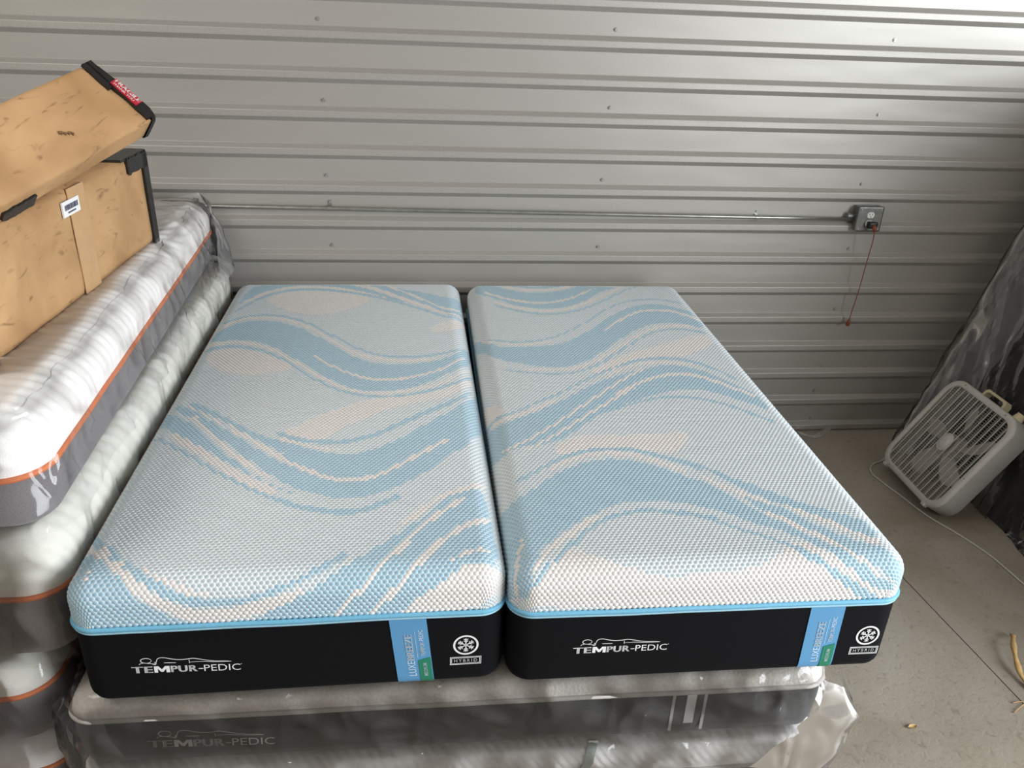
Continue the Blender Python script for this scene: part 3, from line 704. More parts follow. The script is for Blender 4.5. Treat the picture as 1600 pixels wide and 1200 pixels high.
def blue_mattress(pattern, x, y, yaw, z, logo, strip, emblem, label, lean):
    root = empty('mattress', (x, y, z), yaw)
    tag(root, label, 'mattress', 'blue and white topped mattresses lying side by side')
    hex_cover('top_cover', pattern, root)
    of = outline(MW, ML, MR)
    sb = ring_wall('side_band', of, [(0.05, 0.001), (0.016, 0.002), (0.006, 0.008), (0.0015, 0.018), (0.0, 0.03), (0.0, 0.205), (0.002, 0.214)], M['black_band'], root, True)
    p1 = wavy_piping('piping', MW, ML, MR, 0.2175, 0.0062, M['pip_blue'], root, 0.001, 0.002, x)
    p2 = wavy_piping('piping', MW, ML, MR, 0.2085, 0.0036, M['pip_pale'], root, 0.001, 0.002, x)
    def inset(b):
        prof = [(0.001, 0.05), (0.002, 0.016), (0.008, 0.006), (0.018, 0.0015), (0.03, 0.0), (0.3, 0.0)]
        for (z0, i0), (z1, i1) in zip(prof, prof[1:]):
            if b <= z1: return i0 + (i1 - i0) * max(0, (b - z0)) / (z1 - z0)
        return 0.0
    face = lambda e: (lambda a, b: (a, inset(b) - e, b))
    brand_print('brand_lettering', root, face(0.0012), logo[0], logo[1], logo[2], M['thread_white'], logo[3])['label'] = 'white embroidered lettering and reclining figure'
    # satin label strip
    u0, w, sk = strip
    f2 = Flat(); cuts = [0.004, 0.008, 0.018, 0.03, 0.205]
    for b0, b1 in zip(cuts, cuts[1:]):
        o0 = sk * (0.205 - b0) / 0.2; o1 = sk * (0.205 - b1) / 0.2
        f2.poly([(u0 + o0, b0), (u0 + w + o0, b0), (u0 + w + o1, b1), (u0 + o1, b1)])
    st = f2.build('label_strip', M['label_blue'], root, face(0.0014)); st['label'] = 'light blue satin label strip'
    skf = lambda e: (lambda a, b: face(e)(u0 + a + sk * (0.205 - b) / 0.2, b))
    f3 = Flat()
    f3.text('LUXE', 0.046, 0.032, 0.046, 0.0175, -0.004, 1.0, pi / 2)
    f3.text('BREEZE', 0.046, 0.081, 0.078, 0.0175, 0.006, 1.0, pi / 2, 0.022)
    f3.rect(0.0535, 0.0542, 0.088, 0.168)
    f3.text('TEMPUR', 0.0725, 0.092, 0.043, 0.0105, 0.004, 1.0, pi / 2, 0.02)
    f3.text('-PEDIC', 0.0725, 0.136, 0.036, 0.0105, -0.006, 1.0, pi / 2)
    f3.build('label_print', M['label_text'], st, skf(0.0022))
    f4 = Flat()
    for b0, b1 in ((0.006, 0.008), (0.008, 0.018), (0.018, 0.03)): f4.rect(0.054, 0.083, b0, b1)
    f4.poly([(0.054, 0.03), (0.083, 0.03), (0.083, 0.088), (0.054, 0.079)])
    gp = f4.build('firmness_patch', M['label_green'], st, skf(0.0024))
    f5 = Flat(); f5.text('MEDIUM', 0.0735, 0.031, 0.040, 0.0095, 0.004, 1.15, pi / 2, 0.015)
    f5.build('firmness_print', M['label_text'], st, skf(0.0032))
    # snowflake emblem
    ea, eb, er = emblem
    f6 = Flat(); f6.ring(ea, eb, er * 0.84, er)
    f6.ring(ea, eb, er * 0.05, er * 0.11, 16)
    for k in range(6):
        q = pi / 2 + k * pi / 3
        R2 = lambda r, s: (ea + er * (r * cos(q) - s * sin(q)), eb + er * (r * sin(q) + s * cos(q)))
        f6.line([R2(0.12, 0), R2(0.68, 0)], er * 0.085)
        for r0 in (0.30, 0.47):
            for s in (-1, 1): f6.line([R2(r0, 0), R2(r0 + 0.16, s * 0.17)], er * 0.07)
    f6.build('snowflake_emblem', M['thread_white'], root, face(0.0012))
    f7 = Flat(); a0, a1, b0, b1 = ea - 0.037, ea + 0.037, eb - 0.060, eb - 0.036
    for g, t in ((0, 0.0016), (0.0032, 0.0012)):
        A0, A1, B0, B1 = a0 + g, a1 - g, b0 + g, b1 - g
        f7.rect(A0, A1, B0, B0 + t); f7.rect(A0, A1, B1 - t, B1); f7.rect(A0, A0 + t, B0 + t, B1 - t); f7.rect(A1 - t, A1, B0 + t, B1 - t)
    f7.text('HYBRID', a0 + 0.010, b0 + 0.0075, 0.054, 0.0090, 0.0, 1.45, 0.0, 0.006)
    f7.build('word_badge', M['thread_white'], root, face(0.0012))
    return root

blue_mattress(PATTERN_A, -0.88383, -2.13379, 0.01174, 0.5181, (0.119, 0.088, 0.240, -0.03), (0.695, 0.085, 0.018), (0.872, 0.118, 0.030),
              'blue and white swirled mattress beside the stack with the cardboard cartons', 0)
blue_mattress(PATTERN_B, 0.08685, -2.14094, -0.00334, 0.5181, (0.155, 0.092, 0.232, 0.0), (0.727, 0.087, 0.003), (0.892, 0.108, 0.030),
              'blue and white swirled mattress nearest the box fan, one big blue arc across its foot', 0)

# ---- bagged mattresses
def quilt_mesh(name, W, L, R, top, drop, hfun, du, v_list, mat, parent):
    dmax = R * pi / 2 + max(drop - R, 0.0)
    us = list(np.arange(-dmax, W + dmax + du * 0.5, du))
    U, V = np.meshgrid(np.array(us), np.array(v_list), indexing='ij')
    qx = np.clip(U, R, W - R); qy = np.clip(V, R, L - R); D = np.hypot(U - qx, V - qy)
    H = hfun(U, V) * np.clip((dmax - D) / 0.05, 0, 1)
    P = sheet_np(U, V, H, W, L, R, top, dmax)
    nu, nv = U.shape
    f = []
    for i in range(nu - 1):
        for j in range(nv - 1):
            if min(D[i, j], D[i + 1, j], D[i, j + 1], D[i + 1, j + 1]) < dmax:
                f.append((i * nv + j, (i + 1) * nv + j, (i + 1) * nv + j + 1, i * nv + j + 1))
    me = bpy.data.meshes.new(name); me.from_pydata(P.reshape(-1, 3).tolist(), [], f); me.update()
    o = link(name, me, mat, parent, True)
    return o

def bag_mesh(name, W, L, z0, z1, off, mat, parent, seed=0, amp=0.010, hem=0.03, flare=0.015, top_cover=False, side_puff=0.012, step=0.02, crease=0.012):
    """loose polythene bag over a mattress"""
    R = 0.09
    lv = []
    if top_cover:
        ins = list(np.linspace(0.5, 0.02, 16))
        for i_ in ins: lv.append((i_ * min(W, L) * 0.93, z1 + off * 0.7))
    else:
        lv += [(0.16, z1 + 0.001), (0.10, z1 + 0.001)]
    lv += [(0.035, z1 + off * 0.4), (0.008, z1 - 0.012), (-off * 0.6, z1 - 0.035), (-off, z1 - 0.07)]
    nside = 12
    for k in range(1, nside + 1):
        t = k / nside
        lv.append((-off - side_puff * sin(pi * t * 0.8) - flare * t * t, z1 - 0.07 - (z1 - 0.07 - z0 + hem) * t))
    v = []; f = []; n = None
    base = rounded_rect(0, W, 0, L, R, 8, step); n = len(base)
    cx, cy = W / 2, L / 2
    for li, (ins, z) in enumerate(lv):
        for (a, b) in base:
            # inset towards the inner rectangle
            qx = min(max(a, R), W - R); qy = min(max(b, R), L - R)
            dx, dy = a - qx, b - qy; d = hypot(dx, dy) or 1; nx, ny = dx / d, dy / d
            if ins <= R:
                pa, pb = a - nx * ins, b - ny * ins
            else:
                k = ins
                pa = min(max(a, min(k, W / 2)), max(W - k, W / 2)); pb = min(max(b, min(k, L / 2)), max(L - k, L / 2))
            p = Vector((pa * 6 + seed, pb * 6, z * 9))
            w = noise.noise(p) * amp + noise.noise(p * 2.7) * amp * 0.5
            pr = Vector((pa * 5 + pb * 5 + z * 4 + seed, z * 3 - pa * 1.5, seed))
            w += crease * max(0.0, 1 - 3.0 * abs(noise.noise(pr * 1.6))) ** 2
            s = 1.0 if li > 2 else 0.25
            if li > 2: v.append((pa + nx * max(w * s, -off * 0.5), pb + ny * max(w * s, -off * 0.5), z + noise.noise(p * 1.3 + Vector((9, 0, 0))) * amp * 0.5))
            else: v.append((pa, pb, z + (abs(w) * 0.5 if top_cover else 0)))
    for i in range(len(lv) - 1):
        for k in range(n):
            j = (k + 1) % n; f.append((i * n + k, (i + 1) * n + k, (i + 1) * n + j, i * n + j))
    return pymesh(name, v, f, mat, parent, True)

def sheet_patch(name, grid, mat, parent, amp=0.006, seed=0, sub=6):
    """loose flap of film through a coarse grid of points (rows of columns), bilinear plus creases"""
    nr, nc = len(grid), len(grid[0]); v = []; R_ = (nr - 1) * sub + 1; C_ = (nc - 1) * sub + 1
    for i in range(R_):
        a = min(i // sub, nr - 2); s = (i - a * sub) / sub
        for j in range(C_):
            b = min(j // sub, nc - 2); t = (j - b * sub) / sub
            p = (Vector(grid[a][b]) * (1 - s) * (1 - t) + Vector(grid[a + 1][b]) * s * (1 - t) + Vector(grid[a][b + 1]) * (1 - s) * t + Vector(grid[a + 1][b + 1]) * s * t)
            q = p * 14 + Vector((seed, seed * 2, 0))
            p = p + Vector((noise.noise(q), noise.noise(q + Vector((5, 5, 5))), noise.noise(q + Vector((11, 3, 7))))) * amp
            v.append(p)
    f = [(i * C_ + j, i * C_ + j + 1, (i + 1) * C_ + j + 1, (i + 1) * C_ + j) for i in range(R_ - 1) for j in range(C_ - 1)]
    return pymesh(name, v, f, mat, parent, True)

def vlist(L, dmax, fine, n_fine, coarse):
    a = list(np.arange(-dmax, n_fine, fine)); b = list(np.arange(n_fine, L + dmax + coarse, coarse))
    return a + b

def ribs_wave(amp, pitch, ax=1.0, ay=0.0, bend=0.0):
    def fn(U, V):
        s = U * ax + V * ay + bend * np.sin(V * 4.2) * 0.05
        return amp * np.abs(np.sin(pi * s / pitch)) ** 0.6
    return fn

def swirl_ribs(U, V):
    """quilting channels that run across and curl round near the head end"""
    cx, cy = 1.30, 1.62
    r = np.hypot((U - cx) * 1.0, (V - cy) * 0.8)
    w = np.clip((0.62 - r) / 0.25, 0, 1)
    s = V * 1.0 + 0.10 * np.sin(U * 5.0 + 0.5)
    a = np.abs(np.sin(pi * s / 0.036)) ** 0.6; b = np.abs(np.sin(pi * r / 0.036)) ** 0.6
    return 0.006 * (a * (1 - w) + b * w)

def bagged_mattress(name, label, group, loc, yaw, W, L, T, pip, hfun, du, vl, mats, bag_kw, R=0.07):
    root = empty(name, loc, yaw); tag(root, label, 'mattress', group)
    quilt_mesh('quilted_top', W, L, R, T, T - pip - 0.004, hfun, du, vl, mats[0], root)
    of = outline(W, L, R)
    ring_wall('side_band', of, [(0.05, 0.0), (0.025, 0.001), (0.012, 0.012), (0.004, 0.04), (0.0, pip * 0.6), (0.0, pip - 0.004), (0.006, pip)], mats[1], root, True)
    wavy_piping('piping', W, L, R, pip, 0.0068, mats[2], root, 0.001, 0.003, loc[0] * 7 + loc[2] * 3)
    if bag_kw is not None:
        b = bag_mesh('plastic_bag', W, L, 0.0, T, parent=root, **bag_kw); b['label'] = 'clear plastic bag'
    return root

# king-size pair under the blue mattresses
KW, KL, KX, KY, KYAW = 1.875, 2.03, -0.948, -2.118, -0.006
kv = vlist(KL, 0.14, 0.02, 0.12, 0.12)
k1 = bagged_mattress('mattress', 'bagged mattress with dark grey side and embroidered lettering, directly under the blue ones', 'wide bagged mattresses under the blue ones',
    (KX, KY, 0.285), KYAW, KW, KL, 0.226, 0.163, lambda U, V: 0 * U, 0.03, kv,
    (M['knit_white'], M['grey_band'], M['pip_grey']), dict(off=0.014, mat=M['film'], seed=1.5, amp=0.012, hem=-0.004, flare=0.008), 0.06)
brand_print('brand_lettering', k1, lambda a, b: (a, -0.0012, b), 0.176, 0.068, 0.30, M['thread_grey'], -0.035)
for a in (1.462, 1.545):
    f = Flat(); f.rect(a, a + 0.008, 0.03, 0.160); f.build('ribbon', M['thread_grey'], k1, lambda a, b: (a, -0.0016, b))
f = Flat(); f.rect(1.500, 1.525, 0.055, 0.160); f.build('size_tag', M['thread_white'], k1, lambda a, b: (a, -0.0016, b))
# loose bag corners
sheet_patch('bag_flap', [[(1.83, -0.045, 0.225), (1.885, -0.04, 0.20), (1.90, 0.02, 0.20)],
                         [(1.82, -0.06, 0.14), (1.93, -0.06, 0.12), (1.965, 0.06, 0.10)],
                         [(1.72, -0.055, 0.0), (1.90, -0.07, -0.03), (2.00, 0.04, -0.05)],
                         [(1.68, -0.05, -0.06), (1.88, -0.065, -0.085), (1.995, 0.04, -0.09)]], M['film_milky'], k1, 0.012, 2)
sheet_patch('bag_flap', [[(0.10, -0.035, 0.225), (0.035, -0.03, 0.235), (0.0, 0.02, 0.23)],
                         [(0.12, -0.045, 0.17), (0.0, -0.045, 0.20), (-0.03, 0.03, 0.19)],
                         [(0.14, -0.045, 0.08), (0.0, -0.04, 0.07), (-0.02, 0.04, 0.06)],
                         [(0.16, -0.045, 0.0), (0.04, -0.04, 0.0), (0.0, 0.04, 0.0)]], M['film'], k1, 0.008, 7)
k2 = bagged_mattress('mattress', 'lowest wide bagged mattress with diagonal white ribs, resting on the floor', 'wide bagged mattresses under the blue ones',
    (KX - 0.01, KY + 0.0, 0.0), KYAW, KW + 0.02, KL, 0.284, 0.165, ribs_wave(0.008, 0.027, 1.0, 0.8), 0.0036, vlist(KL, 0.17, 0.008, 0.1, 0.15),
    (M['quilt'], M['grey_band'], M['pip_grey']), dict(off=0.014, mat=M['film'], seed=4.5, amp=0.012, hem=-0.02, flare=0.0))
f = Flat(); f.rect(1.245, 1.27, 0.17, 0.27)
def q2(a, b): return (a - (0.27 - b) * 0.25, -0.010 if b < 0.215 else 0.012, b)
sheet_patch('ribbon', [[(1.27, 0.010, 0.280), (1.295, 0.010, 0.280)], [(1.257, -0.013, 0.225), (1.282, -0.013, 0.225)], [(1.235, -0.013, 0.170), (1.26, -0.013, 0.170)]], M['mint'], k2, 0.0, 0)
f = Flat(); f.rect(1.58, 1.66, 0.148, 0.158); f.build('ribbon', M['purple'], k2, lambda a, b: (a, -0.0016, b))

# the stack on the left: four bagged mattresses with orange piping
QW, QL = 1.52, 1.985
def stack_origin(fr, yaw): return (fr[0] - QW * cos(yaw), fr[1] - QW * sin(yaw))
GRP = 'bagged orange-piped mattresses stacked on the left'
def stack_item(label, fr, yaw, z, T, pip, hfun, du, vl, mats, bag):
    x, y = stack_origin(fr, yaw)
    return bagged_mattress('mattress', label, GRP, (x, y, z), yaw, QW, QL, T, pip, hfun, du, vl, mats, bag, 0.09)
side_only = vlist(QL, 0.24, 0.02, QL + 0.2, 0.02)
vert_ribs = lambda U, V: 0.006 * np.abs(np.sin(pi * (V + 0.35 * (QW - U)) / 0.045)) ** 0.6
stack_item('orange-piped bagged mattress lowest in the left stack', (-1.0, -2.06), 0.012, 0.0, 0.325, 0.225, vert_ribs, 0.02, side_only,
           (M['quilt'], M['lilac_band'], M['pip_orange']), dict(off=0.014, mat=M['film'], seed=11, amp=0.010, hem=-0.01, flare=0.0))
stack_item('orange-piped bagged mattress second from the floor in the left stack', (-0.995, -2.07), 0.012, 0.33, 0.265, 0.155, vert_ribs, 0.02, side_only,
           (M['quilt2'], M['lilac_band'], M['pip_orange']), dict(off=0.014, mat=M['film'], seed=13, amp=0.010, hem=0.0, flare=0.008))
m2 = stack_item('orange-piped bagged mattress with taupe side, just under the top one of the left stack', (-0.902, -2.07), 0.016, 0.60, 0.352, 0.178, vert_ribs, 0.015, vlist(QL, 0.24, 0.012, QL + 0.2, 0.02),
           (M['quilt2'], M['taupe_band'], M['pip_orange']), dict(off=0.010, mat=M['film'], seed=17, amp=0.012, hem=0.0, flare=0.008, side_puff=0.004))
m1 = stack_item('topmost bagged mattress of the left stack, white quilting and orange piping, carrying the cartons', (-0.885, -2.075), 0.050, 0.96, 0.253, 0.127, swirl_ribs, 0.008, list(np.arange(-0.24, QL + 0.24, 0.008)),
           (M['quilt'], M['lilac_band'], M['pip_orange']), dict(off=0.014, mat=M['film'], seed=23, amp=0.014, hem=0.0, flare=0.02, top_cover=True))
# loose film at the far corner and hanging hem of the top bag
sheet_patch('bag_flap', [[(QW - 0.12, QL - 0.02, 0.260), (QW - 0.05, QL + 0.0, 0.275), (QW + 0.01, QL - 0.05, 0.240)],
                         [(QW + 0.01, QL - 0.02, 0.140), (QW + 0.045, QL - 0.03, 0.130), (QW + 0.04, QL - 0.16, 0.120)],
                         [(QW + 0.02, QL - 0.01, -0.010), (QW + 0.085, QL - 0.05, -0.040), (QW + 0.045, QL - 0.25, -0.050)]], M['film_milky'], m1, 0.010, 3)
# ------------------------------------------------------------------ cartons on the left stack
def battered_box(name, dx, dy, dz, mat, parent, bevel=0.012, amp=0.006, seed=0, cuts=14):
    """carton body from 0..dx, 0..dy, 0..dz with softened, dented faces"""
    bm = bmesh.new(); bm_box(bm, 0, dx, 0, dy, 0, dz, 0, 1)
    bmesh.ops.subdivide_edges(bm, edges=bm.edges[:], cuts=cuts, use_grid_fill=True)
    for v in bm.verts:
        p = v.co.copy()
        # round the edges
        q = Vector((min(max(p.x, bevel), dx - bevel), min(max(p.y, bevel), dy - bevel), min(max(p.z, bevel), dz - bevel)))
        d = p - q
        if d.length > 1e-6: v.co = q + d.normalized() * min(d.length, bevel)
        n = Vector((noise.noise(p * 9 + Vector((seed, 0, 0))), noise.noise(p * 9 + Vector((0, seed, 3))), noise.noise(p * 9 + Vector((5, 0, seed)))))
        v.co += n * amp
    return from_bm(name, bm, mat, parent, True)

def patch(name, o, ax, bx, nrm, w, h, mat, parent, lift=0.002, jag=0.0, seed=0):
    """thin tape or sticker lying on a face: origin o, in-plane axes ax, bx"""
    o, ax, bx, nrm = Vector(o), Vector(ax), Vector(bx), Vector(nrm)
    N = 12; v = []; f = []
    rnd = random.Random(seed)
    for i in range(N + 1):
        j0 = rnd.uniform(-jag, jag); j1 = rnd.uniform(-jag, jag)
        v.append(o + ax * (w * i / N) + bx * j0 + nrm * lift); v.append(o + ax * (w * i / N) + bx * (h + j1) + nrm * lift)
    n = len(v)
    v += [p - nrm * (lift * 2) for p in v]
    for i in range(N):
        a = 2 * i; f.append((a, a + 2, a + 3, a + 1)); f.append((n + a, n + a + 1, n + a + 3, n + a + 2))
        f.append((a, n + a, n + a + 2, a + 2)); f.append((a + 1, a + 3, n + a + 3, n + a + 1))
    f.append((0, 1, n + 1, n)); f.append((2 * N, n + 2 * N, n + 2 * N + 1, 2 * N + 1))
    return pymesh(name, v, f, mat, parent)

X, Y, Z = Vector((1, 0, 0)), Vector((0, 1, 0)), Vector((0, 0, 1))
# lower carton: local x across (right face at x = BW), y along, z up
BW, BL, BH = 0.44, 1.015, 0.293
yl = 0.0515
rb = Vector((-1.064, -1.758, 1.219))
org = rb - Vector((cos(yl), sin(yl), 0)) * BW
# long axis runs towards (0.052, 1): rotate by -0.0515
yl = -0.0515
org = rb - Vector((cos(yl), sin(yl), 0)) * BW
cb = empty('cardboard_box', org, yl)
tag(cb, 'lower long cardboard carton lying flat on the top mattress, barcode sticker on its side', 'box', 'cartons on the left stack')
battered_box('carton', BW, BL, BH, M['cardboard'], cb, 0.010, 0.0035, 3)
patch('black_tape', (BW + 0.004, BL - 0.035, -0.004), Y, Z, X, 0.04, BH + 0.005, M['black_tape'], cb, 0.004, 0.006, 1)
patch('black_tape', (BW + 0.004, BL - 0.16, BH - 0.045), Y, Z, X, 0.16, 0.048, M['black_tape'], cb, 0.004, 0.004, 2)
patch('black_tape', (BW - 0.14, BL - 0.20, BH + 0.004), X, Y, Z, 0.145, 0.205, M['black_tape'], cb, 0.004, 0.004, 3)
patch('black_tape', (-0.004, BL + 0.004, -0.002), X, Z, Y, BW + 0.008, BH + 0.006, M['black_tape'], cb, 0.004, 0.003, 4)
patch('packing_tape', (BW + 0.004, 0.44, 0.0), Y, Z, X, 0.10, BH, M['paper_tape'], cb, 0.0012, 0.0, 5)
st = patch('barcode_sticker', (BW + 0.006, 0.395, BH - 0.066), Y, Z, X, 0.098, 0.040, M['sticker'], cb, 0.0022, 0.0, 7)
f = Flat(); rnd = random.Random(4); a = 0.405
while a < 0.482:
    w = rnd.choice((0.0012, 0.002, 0.003)); f.rect(a, a + w, BH - 0.050, BH - 0.036); a += w + rnd.choice((0.0012, 0.0018))
for k in range(9): f.rect(0.420 + k * 0.0052, 0.4235 + k * 0.0052, BH - 0.059, BH - 0.055)
f.build('barcode', M['ink'], st, lambda a, b: (BW + 0.0092, a, b))
pymesh('open_flap', [(BW - 0.004, -0.004, 0.005), (BW + 0.030, -0.085, 0.003), (BW + 0.034, -0.088, BH * 0.45), (BW - 0.002, -0.004, BH - 0.01),
                     (BW - 0.012, -0.004, 0.005), (BW + 0.022, -0.089, 0.003), (BW + 0.026, -0.092, BH * 0.45), (BW - 0.010, -0.004, BH - 0.01)],
       [(0, 1, 2, 3), (7, 6, 5, 4), (0, 4, 5, 1), (1, 5, 6, 2), (2, 6, 7, 3), (3, 7, 4, 0)], M['cardboard'], cb)

# upper carton: rolled onto its edge and tipped up at the far end
xa = Vector((0.7331, -0.1634, -0.6601)); l = Vector((0.4219, 0.8706, 0.2531)).normalized()
xa = (xa - l * xa.dot(l)).normalized(); n_ = xa.cross(l)
UL, UW, UT = 0.525, 0.206, 0.077
B = Vector((-0.8188, -1.2192, 1.6809))      # far lower corner of the upper face
# local x = down the slanted face, y = along the box, z = out of the face
ori = B - xa * UW - l * UL - n_ * UT
mt = Matrix(((xa.x, l.x, n_.x, ori.x), (xa.y, l.y, n_.y, ori.y), (xa.z, l.z, n_.z, ori.z), (0, 0, 0, 1)))
ub = empty('cardboard_box', mtx=mt)
tag(ub, 'upper cardboard carton tipped on its edge, black taped end with a red fragile sticker', 'box', 'cartons on the left stack')
battered_box('carton', UW, UL, UT, M['cardboard'], ub, 0.010, 0.003, 9)
patch('black_tape', (0.0, UL - 0.016, UT + 0.003), X, Y, Z, UW - 0.006, 0.020, M['black_tape'], ub, 0.004, 0.002, 11)
patch('black_tape', (0.0, UL - 0.030, UT + 0.003), X, Y, Z, UW * 0.42, 0.02, M['black_tape'], ub, 0.004, 0.001, 12)
patch('black_tape', (UW + 0.002, 0.02, 0.004), Y, Z, X, 0.10, 0.040, M['black_tape'], ub, 0.004, 0.002, 15)
def taped_end():
    # rounded end wrapped in black tape
    ol = [(0.004, 0.0), (0.0, 0.012), (0.02, 0.020), (UW * 0.3, 0.026), (UW * 0.6, 0.034), (UW * 0.84, 0.036), (UW - 0.006, 0.026), (UW + 0.004, 0.012), (UW + 0.002, 0.0)]
    v = []; f = []; lv = [(0.0, 0.7), (0.008, 0.9), (0.018, 1.0), (UT - 0.016, 1.0), (UT - 0.004, 0.92), (UT + 0.003, 0.7)]
    for z, k in lv:
        for x, y in ol: v.append((UW / 2 + (x - UW / 2) * (0.97 if k < 0.8 else 1.0), UL - 0.004 + y * k, z))
    n = len(ol)
    for i in range(len(lv) - 1):
        for j in range(n - 1): f.append((i * n + j, i * n + j + 1, (i + 1) * n + j + 1, (i + 1) * n + j))
    f.append(tuple(range(n))); f.append(tuple((len(lv) - 1) * n + j for j in range(n))[::-1])
    bm = bmesh.new(); bv = [bm.verts.new(q) for q in v]
    for q in f: bm.faces.new([bv[i] for i in q])
    from_bm('taped_end', bm, M['black_tape'], ub, False)
taped_end()
fs = patch('fragile_sticker', (UW * 0.36, UL - 0.012, UT + 0.008), X, Vector((-0.06, 1, 0)).normalized(), Z, UW * 0.40, 0.026, M['red'], ub, 0.002, 0.0006, 16)
f = Flat(); f.text('FRAGILE', UW * 0.375, UL + 0.001, UW * 0.37, 0.0115, 0.0, 1.0, 0.0, 0.04)
f.text('THANK YOU', UW * 0.38, UL - 0.0095, UW * 0.32, 0.007, 0.0, 1.0, 0.0, 0.03)
f.build('sticker_print', M['sticker'], fs, lambda a, b: (a, b, UT + 0.0108))
# torn gouge
patch('torn_patch', (UW * 0.62, UL * 0.52, UT + 0.003), Vector((0.5, 0.85, 0)).normalized(), Vector((-0.85, 0.5, 0)).normalized(), Z, 0.035, 0.006, M['dark_inside'], ub, 0.003, 0.003, 21)

# ------------------------------------------------------------------ conduit, outlet, cord
zc = lambda x: 1.1506 - 0.0088 * x
cd = empty('conduit', (0, 0, 0)); tag(cd, 'galvanised steel conduit running along the wall to the outlet box', 'conduit')
tube('pipe', [(x, -0.0165, zc(x)) for x in np.linspace(-2.4, 1.905, 12)], 0.0092, M['zinc'], cd, 14)
for x in (-0.504, 1.435):
    bm = bmesh.new()
    n = 10
    prof = [(-0.0165 - 0.0108 * cos(q), 0.0108 * sin(q)) for q in [(-pi / 2 + pi * k / n) for k in range(n + 1)]]
    prof = [(0.0, -0.0108)] + prof + [(-0.001, 0.0115), (-0.001, 0.034)]
    v = []; f = []
    for s in (-1, 1):
        for (y, z) in prof: v.append((x + s * 0.008, y, zc(x) + z))
    for s in (-1, 1):
        for (y, z) in prof: v.append((x + s * 0.008, y + 0.0012, zc(x) + z))
    P = len(prof)
    for k in range(P - 1):
        f.append((k, k + 1, P + k + 1, P + k)); f.append((2 * P + k, 3 * P + k, 3 * P + k + 1, 2 * P + k + 1))
        f.append((k, 2 * P + k, 2 * P + k + 1, k + 1)); f.append((P + k, P + k + 1, 3 * P + k + 1, 3 * P + k))
    sp = pymesh('pipe_strap', v, f, M['zinc'], cd)
    o = bpy.data.objects.new('screw', scr); COL.objects.link(o); o.parent = sp; o.location = (x, -0.001, zc(x) + 0.024); o.rotation_euler = (pi / 2, 0, 0); o.scale = (0.8, 0.8, 0.8)

ob = empty('outlet_box', (1.965, 0, 1.144)); tag(ob, 'square galvanised outlet box with white receptacle and plug on the steel wall', 'outlet box')
box('box_body', -0.060, 0.060, -0.046, 0.0, -0.056, 0.056, M['zinc_box'], ob, 0.004, 2)
box('cover_plate', -0.062, 0.062, -0.054, -0.046, -0.058, 0.058, M['zinc_box'], ob, 0.006, 3)
for sx, sz in ((-1, 1), (1, 1), (-1, -1), (1, -1)):
    o = bpy.data.objects.new('screw', scr); COL.objects.link(o); o.parent = ob; o.location = (sx * 0.048, -0.054, sz * 0.045); o.rotation_euler = (pi / 2, 0, 0); o.scale = (0.8, 0.8, 0.6)
def receptacle(zc_):
    bm = bmesh.new()
    pts = [(0.0175 * cos(q), max(-0.0135, min(0.0135, 0.0175 * sin(q)))) for q in [2 * pi * k / 28 for k in range(28)]]
    v = [(a, -0.054, zc_ + b) for a, b in pts] + [(a * 0.96, -0.0585, zc_ + b * 0.96) for a, b in pts]
    n = len(pts); f = [(k, (k + 1) % n, n + (k + 1) % n, n + k) for k in range(n)] + [tuple(range(n, 2 * n))]
    r = pymesh('receptacle', v, f, M['white_plastic'], ob)
    fl = Flat(); fl.rect(-0.0075, -0.0050, zc_ - 0.001, zc_ + 0.008); fl.rect(0.0050, 0.0075, zc_ - 0.001, zc_ + 0.008); fl.ring(0, zc_ - 0.0075, 0.0, 0.0026, 12)
    fl.build('socket_slots', M['black_plastic'], r, lambda a, b: (a, -0.0589, b))
receptacle(0.0195); receptacle(-0.0195)
bm = bmesh.new(); bmesh.ops.create_cone(bm, cap_ends=True, segments=16, radius1=0.016, radius2=0.012, depth=0.034, matrix=Matrix.Translation((-0.0775, -0.0165, 0.0066)) @ Matrix.Rotation(pi / 2, 4, 'Y'))
from_bm('conduit_connector', bm, M['zinc'], ob)
o = bpy.data.objects.new('screw', scr); COL.objects.link(o); o.parent = ob; o.location = (0.0, -0.054, 0.045); o.rotation_euler = (pi / 2, 0, 0); o.scale = (0.5, 0.5, 0.5)

co = empty('power_cord', (1.972, -0.06, 1.124)); tag(co, 'thin orange cord with a black plug hanging from the wall outlet', 'cord')
bm = bmesh.new(); bm_box(bm, -0.021, 0.021, -0.030, 0.001, -0.017, 0.014, 0.007, 3)
from_bm('plug', bm, M['black_plastic'], co, True)
tube('strain_relief', [(0, -0.026, -0.002), (0.003, -0.036, -0.013), (0.005, -0.038, -0.028)], [0.010, 0.010, 0.006], M['orange_cord'], co)
tube('cable', catmull([(0.004, -0.037, -0.02), (0.010, -0.034, -0.07), (0.013, -0.020, -0.18), (0.014, -0.006, -0.33), (0.010, 0.004, -0.44), (0.010, 0.010, -0.49)], 8), 0.0022, M['orange_cord'], co, 8)
tube('connector', [(0.010, 0.009, -0.478), (0.010, 0.011, -0.49), (0.010, 0.012, -0.51), (0.010, 0.012, -0.515)], [0.004, 0.009, 0.010, 0.005], M['orange_cord'], co, 10)

